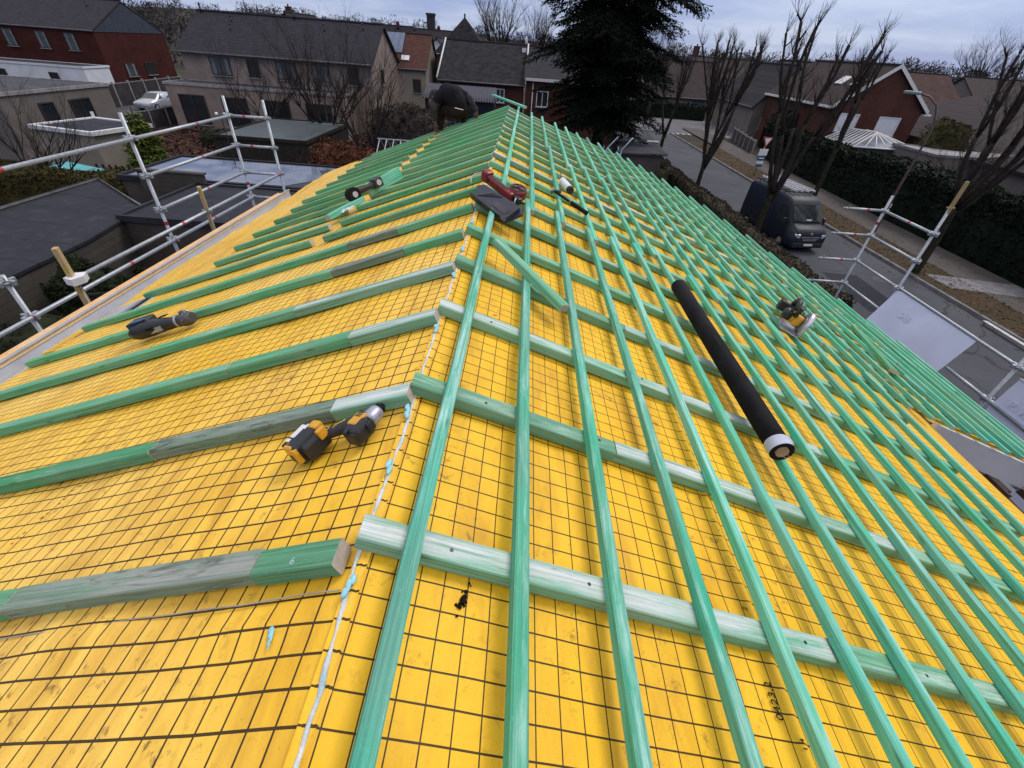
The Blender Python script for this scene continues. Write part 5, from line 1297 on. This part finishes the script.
sc_ = thing('metal_stairs', 'small bluish metal stair frame under the spruce beside the annex', 'stairs', (4.4, 26.2, 0))
mb = MB()
for x in (0, .8): mb.tube([(x, 0, 0), (x, 0, 2.6), (x+.6, .6, 3.1)], .035, 6); mb.tube([(x, 1.0, 0), (x, 1.0, 2.6)], .035, 6)
for k in range(6): mb.box((.4, .1, .35+k*.4), (.8, .25, .03))
mb.build('frame', plain('blue_grey_paint', (.30,.35,.45), .5), sc_)
mb = MB(); mb.prism([(5.2, 18), (9.0, 17), (9.0, 36), (5.5, 36)], -.05, .05); struct('neighbour_yard', mb, plain('grey_blue_yard', (.10,.105,.12), .8, 0, .2, 1))
ped = thing('wrapped_garden_statue', 'dark wrapped garden post standing by the corner of the annex', 'garden post', (8.35, 33.2, 0))
mb = MB(); mb.tube([(0,0,0), (0,0,.7), (.05,0,1.3), (0,0,1.8), (0,0,2.05)], [.28, .3, .22, .26, .08], 9); mb.tube([(.25,0,0), (.45,0,.5), (.3,0,1.1), (.1,0,1.3)], [.2,.22,.18,.1], 8); mb.build('cover', BLACK, ped)
# lattice greenhouse beside the worker
gh = thing('lattice_frame', 'pale grey lattice structure behind the crouching worker', 'greenhouse', (-3.9, 20.5, 0))
mb = MB()
for k in range(15): mb.tube([(-2.2+k*.3, -1.2, 2.3), (-2.2+k*.3, .2, 3.2), (-2.2+k*.3, 1.4, 2.3)], .022, 5)
for z, y in ((2.3, -1.2), (2.75, -.5), (3.2, .2)): mb.tube([(-2.3, y, z), (2.1, y, z)], .03, 5)
for x in (-2.2, 2.0):
    for y in (-1.2, 1.4): mb.tube([(x, y, 0), (x, y, 2.3)], .03, 5)
mb.build('frame', plain('pale_grey_tube', (.34,.36,.42), .5), gh)

# fences on the left (mesh panels between concrete posts)
def post_fence(label, p, q, n, h, mat):
    f = thing('panel_fence', label, 'fence', (p[0], p[1], 0)); d = Vector((q[0]-p[0], q[1]-p[1], 0)); L = d.length; rz = math.atan2(d.y, d.x); Mz = RZ(rz, 4, 'Z')
    for k in range(n+1):
        mb = MB(); mb.box((L*k/n, 0, h/2+.1), (.13, .13, h+.2), 0, Mz); mb.build('post', CONC_P, f)
    for k in range(n):
        mb = MB(); mb.box((L*(k+.5)/n, 0, h/2), (L/n-.14, .05, h), 0, Mz); mb.build('panel', mat, f)
    mb = MB(); mb.box((L/2, 0, h+.04), (L, .09, .07), 0, Mz); mb.build('top_rail', CONC, f)
    return f
FP = plain('dark_fence_board', (.045,.043,.045), .8, 0, .3, 1.5)
post_fence('dark panel fence with concrete posts behind the silver car', (-36.6, 41.5), (-37.4, 56.0), 7, 1.7, FP)
post_fence('dark panel fence with concrete posts in front of the silver car', (-27.9, 35.0), (-27.8, 46.0), 6, 1.15, FP)
post_fence('grey picket panels along the pavement at the junction', (20.9, 45.4), (22.2, 54), 5, 1.0, plain('grey_brown_pickets', (.07,.062,.058), .85, 0, .4, 5))
post_fence('grey board fence below the white outbuilding on the left', (-20.5, 13), (-19.2, 19.0), 4, 1.6, plain('old_grey_boards', (.075,.070,.066), .85, 0, .4, 3))

# road sign
sg = thing('road_sign', 'priority triangle sign over a white and a blue plate on the verge', 'road sign', (17.3, 35.9, 0), rad(12))
mb = MB(); mb.tube([(0,0,0), (0,0,2.5)], .035, 8); mb.build('pole', GALV_D, sg)
def tri(s_, y, mat, nm):
    mb = MB(); v = [(-s_, y, 2.35+s_*.55), (s_, y, 2.35+s_*.55), (0, y, 2.35-s_*1.1)]; mb.add(v+[(a, b+.02, c) for a, b, c in v], [(2,1,0),(3,4,5),(0,1,4,3),(1,2,5,4),(2,0,3,5)]); mb.build(nm, mat, sg)
tri(.42, -.06, REDTAPE, 'red_triangle'); tri(.27, -.085, WHITEP, 'white_triangle')
mb = MB(); mb.box((0, -.06, 1.60), (.70, .03, .42), 0, None, .01); mb.build('white_plate', WHITEP, sg)
mb = MB(); mb.box((0, -.06, 1.20), (.62, .03, .30), 0, None, .01); mb.box((0, -.06, .72), (.55, .03, .16)); mb.build('blue_plate', plain('blue_sign', (.02,.10,.20), .5), sg)
mb = MB(); mb.box((0, -.08, .95), (.55, .02, .18)); mb.box((0, -.078, 1.22), (.42, .01, .07)); mb.build('white_strip', WHITEP, sg)
# street lamp
lp = thing('street_lamp', 'tall street lamp with curved arm over the pavement on the right', 'street lamp', (18.6, 23.6, 0))
mb = MB(); mb.tube([(0,0,0), (0,0,.8), (0,0,3.9), (0,0,4.5), (-.05,.05,5.1), (-.22,.2,5.65), (-.55,.45,5.95), (-.8,.7,6.02)], [.085, .075, .055, .045, .042, .04, .038, .036], 10); mb.build('pole', plain('grey_red_paint', (.085,.055,.058), .5), lp)
mb = MB(); mb.box((-1.05, .95, 6.04), (.65, .28, .13), 0, None, .04, rz=rad(135)); mb.build('lamp_head', plain('teal_grey_lamp', (.16,.24,.25), .4), lp)
mb = MB(); mb.box((0, 0, 1.4), (.25, .06, .18)); mb.build('number_plate', WHITEP, lp)
mb = MB(); mb.box((0, 0, 0), (.05, .34, .28)); o = mb.build('address_plate', WHITEP, None, T((20.83, 16.2, 1.65))); tag(o, 'small white plate fixed on the black hedge at the right', 'plate')

# ------------------------------------------------------------------ vehicles
def wheel(root, x, y, r, w, side):
    mb = MB(); mb.tube([(x-w/2, y, r), (x-w/2+.02, y, r), (x+w/2-.02, y, r), (x+w/2, y, r)], [r*.93, r, r, r*.93], 22); wz = mb.build('wheel', DRUB, root)
    mb = MB(); xx = x+side*(w/2+.004); mb.tube([(xx-.012, y, r), (xx, y, r)], [r*.60, r*.56], 16)
    mb.build('rim', SILV, wz)
def loft(mb, secs, mi=0, cap=True):
    """secs: list of rings (same count)"""
    n = len(secs[0]); vs = [p for s_ in secs for p in s_]
    fs = [(i*n+k, i*n+(k+1) % n, (i+1)*n+(k+1) % n, (i+1)*n+k) for i in range(len(secs)-1) for k in range(n)]
    if cap: fs += [tuple(reversed(range(n))), tuple((len(secs)-1)*n+k for k in range(n))]
    mb.add(vs, fs, mi, None, True)
def vring(y, w, z0, z1, wt=None, r=.12, belt=1.15):
    """cross-section in x/z at y: half width w low, wt at the top"""
    wt = wt or w
    return [(-w*.96, y, z0), (w*.96, y, z0), (w, y, z0+.15), (w, y, min(belt, z1-.15)), (wt+(w-wt)*.25, y, z1-r*1.3), (wt-.05, y, z1-r*.4), (wt-r*1.4, y, z1), (-wt+r*1.4, y, z1), (-wt+.05, y, z1-r*.4), (-wt-(w-wt)*.25, y, z1-r*1.3), (-w, y, min(belt, z1-.15)), (-w, y, z0+.15)]
VANP = plain('slate_blue_car_paint', (.009,.014,.026), .5, .0, .1, 1, spec=.3)
van = thing('parked_van', 'dark slate-blue high-roof van with roof ladders parked on the road, front towards us', 'van', (13.0, 19.8, .0), rad(8))
van.scale = (.83, .80, .82)
# local: y=0 front bumper, +y to the rear
mb = MB()
S = [vring(-.02, .86, .35, .98, .80), vring(.05, .96, .28, 1.14, .86), vring(.30, 1.0, .26, 1.26, .90), vring(.62, 1.02, .26, 1.36, .90), vring(.72, 1.03, .26, 1.44, .92), vring(.95, 1.03, .26, 1.76, .90), vring(1.22, 1.03, .26, 2.12, .90), vring(1.42, 1.03, .26, 2.36, .90), vring(1.75, 1.03, .26, 2.50, .92), vring(2.8, 1.03, .26, 2.54, .93), vring(5.45, 1.03, .28, 2.52, .93), vring(5.56, 1.0, .34, 2.44, .90)]
loft(mb, S); mb.build('body', VANP, van)
GLS = glassm('tinted_vehicle_glass', (.025,.033,.036), .06, .5)
mb = MB(); mb.add([(-.84,.68,1.47),(.84,.68,1.47),(.80,1.26,2.22),(-.80,1.26,2.22),(-.80,.74,1.40),(.80,.74,1.40),(.76,1.32,2.15),(-.76,1.32,2.15)], [(0,1,2,3),(0,4,5,1),(1,5,6,2),(2,6,7,3),(3,7,4,0)]); mb.build('windscreen', GLS, van)
mb = MB(); mb.box((.05, .70, 1.56), (.32, .02, .08)); mb.build('windscreen_paper', WHITEP, van)
mb = MB(); mb.tube([(-.5,.64,1.47),(.05,.71,1.55)], .012, 5); mb.tube([(.1,.64,1.47),(.6,.71,1.55)], .012, 5); mb.build('wiper', BLACK, van)
for sx in (-1, 1):
    mb = MB(); mb.add([(sx*1.040,1.02,1.32),(sx*1.040,1.95,1.32),(sx*.965,1.95,2.08),(sx*.965,1.42,2.08)], [(0,1,2,3)]); mb.build('side_window', GLS, van)
    mb = MB(); mb.box((sx*1.17, 1.0, 1.42), (.18, .12, .34), 0, None, .04); mb.tube([(sx*1.03,1.03,1.35),(sx*1.12,1.0,1.35)], .025, 6); mb.build('mirror', BLACK, van)
    mb = MB(); mb.box((sx*.76, .055, .90), (.34, .16, .22), 0, None, .05, rz=sx*.35); mb.build('headlight', plain('clear_headlight', (.45,.47,.52), .12, .2), van)
    wheel(van, sx*.93, .95, .35, .22, sx); wheel(van, sx*.93, 4.55, .35, .22, sx)
    mb = MB(); mb.box((sx*1.035, 3.4, .62), (.02, 2.0, .14)); mb.box((sx*1.033, 3.0, 1.2), (.012, .015, 1.6)); mb.box((sx*1.033, 2.4, 1.2), (.012, .015, 1.6)); mb.build('side_trim', BLACK, van)
mb = MB()
for k in range(3): mb.box((0, -.035, .70+k*.085), (1.10-.16*(2-k), .03, .028))
mb.box((0, .0, 1.01), (.12, .03, .14), 0, Matrix.Identity(4)); mb.build('grille_bar', SILV, van)
mb = MB(); mb.box((0, -.01, .70), (1.35, .04, .34), 0, None, .02); mb.box((0, .0, .42), (1.78, .14, .26), 0, None, .05); mb.build('front_bumper', BLACK, van)
mb = MB(); mb.box((0, -.085, .47), (.50, .02, .11)); mb.build('licence_plate', WHITEP, van)
mb = MB()
for sx in (-1, 1): mb.tube([(sx*.78, 2.1, 2.66), (sx*.78, 5.4, 2.66)], .035, 6)
for k in range(6): mb.tube([(-.78, 2.2+k*.6, 2.64), (.78, 2.2+k*.6, 2.64)], .03, 6)
for sx in (-1, 1):
    for y in (2.4, 3.6, 5.0): mb.tube([(sx*.78, y, 2.42), (sx*.78, y, 2.66)], .03, 5)
mb.build('roof_rack', BLACK, van)
for nm, x0 in (('ladder', .30), ('ladder', -.42)):
    ld = thing('ladder', 'silver ladder on the van roof rack, %s' % ('kerb side far from us' if x0 > 0 else 'nearer the roof we stand on'), 'ladder', M=van.matrix_basis @ T((x0, 2.0, 2.70)))
    mb = MB()
    for sx in (0, .36): mb.box((sx, 1.75, .04), (.035, 3.5, .09)); 
    mb.build('rail', WHITEP, ld); mb = MB()
    for k in range(12): mb.tube([(0, .15+k*.29, .04), (.36, .15+k*.29, .04)], .018, 6)
    mb.build('rungs', SILV, ld)
# silver car in the left background
car = thing('parked_car', 'silver hatchback parked behind the concrete post fence on the left', 'car', (-33.9, 44.3, 0), rad(-2))
car.scale = (.92, .95, .88)
mb = MB()
S = [vring(0, .70, .35, .62, .62, .06, .5), vring(.08, .80, .22, .78, .72, .06, .6), vring(.9, .86, .2, .93, .78, .06, .7), vring(1.15, .87, .2, .98, .76, .06, .8), vring(1.85, .87, .2, 1.42, .62, .08, .9), vring(2.4, .87, .2, 1.48, .62, .08, .9), vring(3.3, .86, .2, 1.42, .62, .08, .9), vring(3.95, .82, .25, 1.02, .70, .08, .9), vring(4.1, .76, .35, .85, .68, .08, .7)]
loft(mb, S); mb.build('body', plain('silver_car_paint', (.46,.49,.53), .3, .5, .05), car)
mb = MB(); mb.add([(-.68,1.15,1.0),(.68,1.15,1.0),(.56,1.80,1.41),(-.56,1.80,1.41)], [(0,1,2,3)]); mb.build('windscreen', GLS, car)
for sx in (-1, 1):
    mb = MB(); mb.add([(sx*.84,1.45,.98),(sx*.84,3.45,.98),(sx*.66,3.2,1.36),(sx*.66,1.95,1.38)], [(0,1,2,3)]); mb.build('side_window', GLS, car)
    wheel(car, sx*.80, .85, .30, .18, sx); wheel(car, sx*.80, 3.3, .30, .18, sx)
    mb = MB(); mb.box((sx*.60, .05, .66), (.26, .12, .12), 0, None, .03); mb.build('headlight', WHITEP, car)
c2 = copy_tree(car); c2.location = (-31.6, 49.8, 0); c2['label'] = 'dark red car half hidden by the end of the beige extension'; c2['category'] = 'car'
RC = plain('dark_red_car_paint', (.12,.012,.015), .3, .3, .05)
for ch in [x for x in bpy.data.objects if x.parent == c2 and x.name.startswith('body')]:
    ch.data = ch.data.copy(); ch.data.materials[0] = RC
b = thing('wheelie_bin', 'pale blue-grey bin beside the dark red car', 'bin', (-28.9, 48.0, 0))
mb = MB(); mb.prism([(-.35,-.35),(.35,-.35),(.35,.35),(-.35,.35)], 0, 1.5); mb.box((0, 0, 1.55), (.8, .8, .1)); mb.build('body', plain('blue_grey_bin', (.16,.22,.28), .5), b)
mb = MB(); mb.box((0, 0, 1.4), (.22, .22, 2.8)); o = mb.build('concrete_post', CONC_P, None, T((-26.9, 41.5, 0))); tag(o, 'thick pale concrete post between the two panel fences', 'post')
# two garden lamp globes
gl = thing('garden_lamp', 'pair of small round white globes on a thin stand in front of the beige house', 'lamp', (-13.0, 21.3, 0))
mb = MB(); mb.tube([(0,0,0), (0,0,3.5)], .02, 6); mb.tube([(-.12,0,3.5), (.12,0,3.5)], .015, 5); mb.build('stand', BARKD, gl)
for sx in (-1, 1): mb = MB(); mb.ball((sx*.17, 0, 3.58), .07); mb.build('globe', WHITEP, gl)

# ------------------------------------------------------------------ worker
def blob(name, caps, mat, root, vox=.014, smooth=6):
    """tapered limbs fused into one continuous skin"""
    mb = MB()
    for p, r0_, q, r1_ in caps:
        p, q = Vector(p), Vector(q); n = 5
        for i in range(n+1):
            c = p.lerp(q, i/n); mb.ball(c, r0_+(r1_-r0_)*i/n, n=14, m=10)
        mb.tube([p, q], [r0_*.985, r1_*.985], 14)
    ob = mb.build(name+'_tmp', mat)
    md = ob.modifiers.new('r', 'REMESH'); md.mode = 'VOXEL'; md.voxel_size = vox; md.use_smooth_shade = True
    sm = ob.modifiers.new('s', 'SMOOTH'); sm.iterations = smooth; sm.factor = .5
    bpy.context.view_layer.update()
    m2 = bpy.data.meshes.new_from_object(ob.evaluated_get(bpy.context.evaluated_depsgraph_get()))
    bpy.data.objects.remove(ob); m2.materials.clear(); m2.materials.append(mat)
    for p in m2.polygons: p.use_smooth = True
    o = bpy.data.objects.new(name, m2); C.objects.link(o); o.parent = root; return o
wk = thing('person', 'roof worker in black jacket and dark trousers bent over at the far roof end', 'person', (-1.20, 8.38, 5.41), 0)
wk.scale = (.85, .85, .85)
# seen from behind: hips towards us, back arched over, head bowed on the far side, arms down to the roof
sh_l, el_l, wr_l = (-.24, .0, .66), (-.36, -.10, .44), (-.34, -.10, .22)
sh_r, el_r, wr_r = (.04, .17, .72), (.30, .05, .64), (.45, -.04, .46)
hip_l, kn_l, an_l = (-.04, -.02, .43), (-.26, .18, .44), (-.26, .02, .16)
hip_r, kn_r, an_r = (.19, -.02, .45), (.24, .24, .52), (.20, .04, .28)
caps = [((.08, -.03, .46), .11, (-.01, .0, .64), .11), ((-.01, .0, .64), .11, (-.14, .10, .71), .12), ((-.14, .10, .71), .06, (-.31, .08, .66), .055), ((-.37, .05, .61), .10, (-.40, .03, .53), .08), ((-.43, -.03, .56), .02, (-.45, -.035, .545), .014),
        (sh_l, .06, el_l, .045), (el_l, .045, wr_l, .03), (sh_r, .06, el_r, .045), (el_r, .045, wr_r, .03),
        (hip_l, .095, kn_l, .065), (kn_l, .06, an_l, .045), (hip_r, .095, kn_r, .065), (kn_r, .06, an_r, .045),
        (an_l, .045, (-.27, .18, .12), .035), (an_r, .045, (.21, .20, .24), .035)]
for (wx, wy, wz), sg in ((wr_l, 1), (wr_r, -1)):          # palms with four fingers and a thumb each
    caps.append(((wx, wy, wz), .028, (wx, wy+.01, wz-.07), .033))
    for dx, ln in ((-.026, .060), (-.009, .075), (.009, .070), (.026, .055)):
        a = (wx+dx, wy+.012, wz-.09); b = (wx+dx*1.25, wy+.022, wz-.10-ln*.5); c = (wx+dx*1.3, wy+.045, wz-.10-ln)
        caps += [(a, .0095, b, .0088), (b, .0088, c, .0075)]
    a = (wx+.033*sg, wy, wz-.04); b = (wx+.055*sg, wy+.01, wz-.085); caps.append((a, .012, b, .0095))
body = blob('body', caps, plain('skin', (.11,.075,.062), .6, 0, .1), wk, .0065, 2)
CL1 = plain('black_jacket_cloth', (.0095,.010,.014), .85, 0, .4, 8, .5)
CL2 = plain('dark_grey_sleeve_cloth', (.036,.036,.040), .9, 0, .4, 12, .5)
CL3 = plain('dark_olive_trouser_cloth', (.018,.016,.014), .9, 0, .4, 10, .5)
blob('jacket', [((.10, -.04, .55), .17, (.0, -.02, .66), .185), ((.0, -.02, .66), .185, (-.12, .09, .69), .175), ((-.12, .09, .69), .16, (-.23, .09, .67), .095), (sh_l, .10, (-.30, -.05, .56), .084), (sh_r, .11, (.22, .08, .67), .082)], CL1, wk, .016, 5)
blob('sleeve', [(sh_l, .085, el_l, .070), (el_l, .070, (-.345, -.10, .28), .046)], CL2, wk, .012, 3)
blob('sleeve', [(sh_r, .085, el_r, .066), (el_r, .066, (.44, -.035, .48), .048)], CL2, wk, .012, 3)
blob('trousers', [((.07, -.05, .44), .155, (.08, -.04, .53), .145), (hip_l, .13, kn_l, .10), (kn_l, .10, (-.265, .03, .20), .070), (hip_r, .13, kn_r, .10), (kn_r, .10, (.205, .05, .32), .070)], CL3, wk, .016, 4)
blob('beanie', [((-.355, .065, .645), .106, (-.37, .06, .60), .112)], plain('grey_knit_cap', (.035,.036,.042), .9, 0, .3, 20, .5), wk, .012, 3)
blob('boot', [((-.26, -.02, .14), .058, (-.27, .19, .12), .045)], DRUB, wk, .012, 2)
blob('boot', [((.20, .0, .26), .058, (.21, .21, .24), .045)], DRUB, wk, .012, 2)
mb = MB(); mb.tube([(.06, -.214, .50), (.14, -.200, .485), (.21, -.15, .47)], .009, 6); mb.build('belt_strip', WHITEP, wk)

# ------------------------------------------------------------------ far woods
mb = MB(); Rw = random.Random(99)
def clump(x, y, z, r, hgt):
    for k in range(60):
        a = Rw.uniform(0, 6.28); q = Rw.uniform(0, 1)**.5*r; zz = Rw.uniform(.15, 1)*hgt
        q *= (1.15-zz/hgt*.6); c = Vector((x+math.cos(a)*q, y+math.sin(a)*q, z+zz)); s_ = r*Rw.uniform(.10, .26)
        e = Vector((Rw.gauss(0,.5), Rw.gauss(0,.5), Rw.gauss(0,1))).normalized(); w = e.cross(Vector((Rw.gauss(0,1), Rw.gauss(0,1), .2))).normalized()
        s_ *= .62; mb.add([c-e*s_*1.6, c+w*s_*.28, c+e*s_*1.6, c-w*s_*.28], [(0,1,2,3)], Rw.choice((0, 0, 2, 2, 1)))
for k in range(1500):
    an = rad(Rw.uniform(-64, 70)); d = Rw.uniform(105, 340)
    x, y = math.sin(an)*d, math.cos(an)*d; z = zf(x, y)
    if -52 < x < -36 and d > 200: continue
    hh = Rw.uniform(3.2, 6.2) if an < 0 else Rw.uniform(3.5, 7.5)
    clump(x, y, z-.3, Rw.uniform(2.5, 5), hh)
o = mb.build('distant_wood', [plain('far_bare_wood', (.055,.048,.046), .95, 0, .4, .05), plain('far_evergreen_wood', (.022,.030,.022), .95, 0, .4, .05), plain('far_grey_wood', (.075,.068,.070), .95, 0, .3, .05)]); tag(o, kind='stuff')

# ------------------------------------------------------------------ sky and light
w = bpy.data.worlds.new('World'); scene.world = w; w.use_nodes = True
nt = w.node_tree; nd = nt.nodes; lk = nt.links; bg = nd['Background']
SUN_EL, SUN_AZ = rad(52), rad(48)        # veiled sun ahead of the camera, to the right
sky = nd.new('ShaderNodeTexSky'); sky.sky_type = 'NISHITA'; sky.sun_disc = False; sky.sun_elevation = SUN_EL; sky.sun_rotation = SUN_AZ
tc = nd.new('ShaderNodeTexCoord'); sep = nd.new('ShaderNodeSeparateXYZ'); lk.new(tc.outputs['Generated'], sep.inputs[0])
def mth(op, a, b=None, c=None):
    x = nd.new('ShaderNodeMath'); x.operation = op
    for i, v in enumerate((a, b, c)):
        if v is None: continue
        if isinstance(v, (int, float)): x.inputs[i].default_value = v
        else: lk.new(v, x.inputs[i])
    return x.outputs[0]
zc = mth('MAXIMUM', sep.outputs[2], 0.0)
# cloud layer: flattened coordinates so that the sheets stretch towards the horizon
den = mth('ADD', zc, .12); cx_ = mth('DIVIDE', sep.outputs[0], den); cy_ = mth('DIVIDE', sep.outputs[1], den)
cmb = nd.new('ShaderNodeCombineXYZ'); lk.new(cx_, cmb.inputs[0]); lk.new(cy_, cmb.inputs[1])
n1 = nd.new('ShaderNodeTexNoise'); n1.inputs['Scale'].default_value = .55; n1.inputs['Detail'].default_value = 7; n1.inputs['Roughness'].default_value = .55; lk.new(cmb.outputs[0], n1.inputs['Vector'])
rp = nd.new('ShaderNodeValToRGB'); lk.new(n1.outputs['Fac'], rp.inputs[0]); e = rp.color_ramp.elements
e[0].position = .40; e[0].color = (.66, .84, 1.46, 1); e[1].position = .60; e[1].color = (1.10, 1.28, 1.76, 1)
lum = mth('MULTIPLY_ADD', mth('POWER', zc, .8), 3.4, 4.35)      # overcast sky: brighter towards the zenith
vm = nd.new('ShaderNodeVectorMath'); vm.operation = 'SCALE'; lk.new(rp.outputs[0], vm.inputs[0]); lk.new(lum, vm.inputs['Scale'])
mx = nd.new('ShaderNodeMix'); mx.data_type = 'RGBA'; mx.inputs[0].default_value = .86; lk.new(sky.outputs[0], mx.inputs[6]); lk.new(vm.outputs[0], mx.inputs[7])
# neutral, whiter cloud overhead (outside the picture) than near the horizon
mx2 = nd.new('ShaderNodeMix'); mx2.data_type = 'RGBA'; mx2.blend_type = 'MULTIPLY'; mx2.inputs[0].default_value = 1
rp2 = nd.new('ShaderNodeValToRGB'); lk.new(zc, rp2.inputs[0]); e = rp2.color_ramp.elements
e[0].position = .18; e[0].color = (1, 1, 1, 1); e[1].position = .7; e[1].color = (1.6, 1.26, .86, 1)
lk.new(mx.outputs[2], mx2.inputs[6]); lk.new(rp2.outputs[0], mx2.inputs[7])
lk.new(mx2.outputs[2], bg.inputs['Color']); bg.inputs['Strength'].default_value = .10
sun = bpy.data.lights.new('sun', 'SUN'); sun.energy = 1.5; sun.angle = rad(20); sun.color = (1, .95, .88)
so = bpy.data.objects.new('sun', sun); C.objects.link(so)
d = Vector((math.sin(SUN_AZ)*math.cos(SUN_EL), math.cos(SUN_AZ)*math.cos(SUN_EL), math.sin(SUN_EL)))
so.rotation_euler = (-d).to_track_quat('-Z', 'Y').to_euler(); so.location = (0, -10, 40)
scene.view_settings.view_transform = 'Standard'; scene.view_settings.look = 'None'; scene.view_settings.exposure = .08; scene.view_settings.gamma = 1
scene.render.engine = 'CYCLES'; scene.render.resolution_x = 1024; scene.render.resolution_y = 768
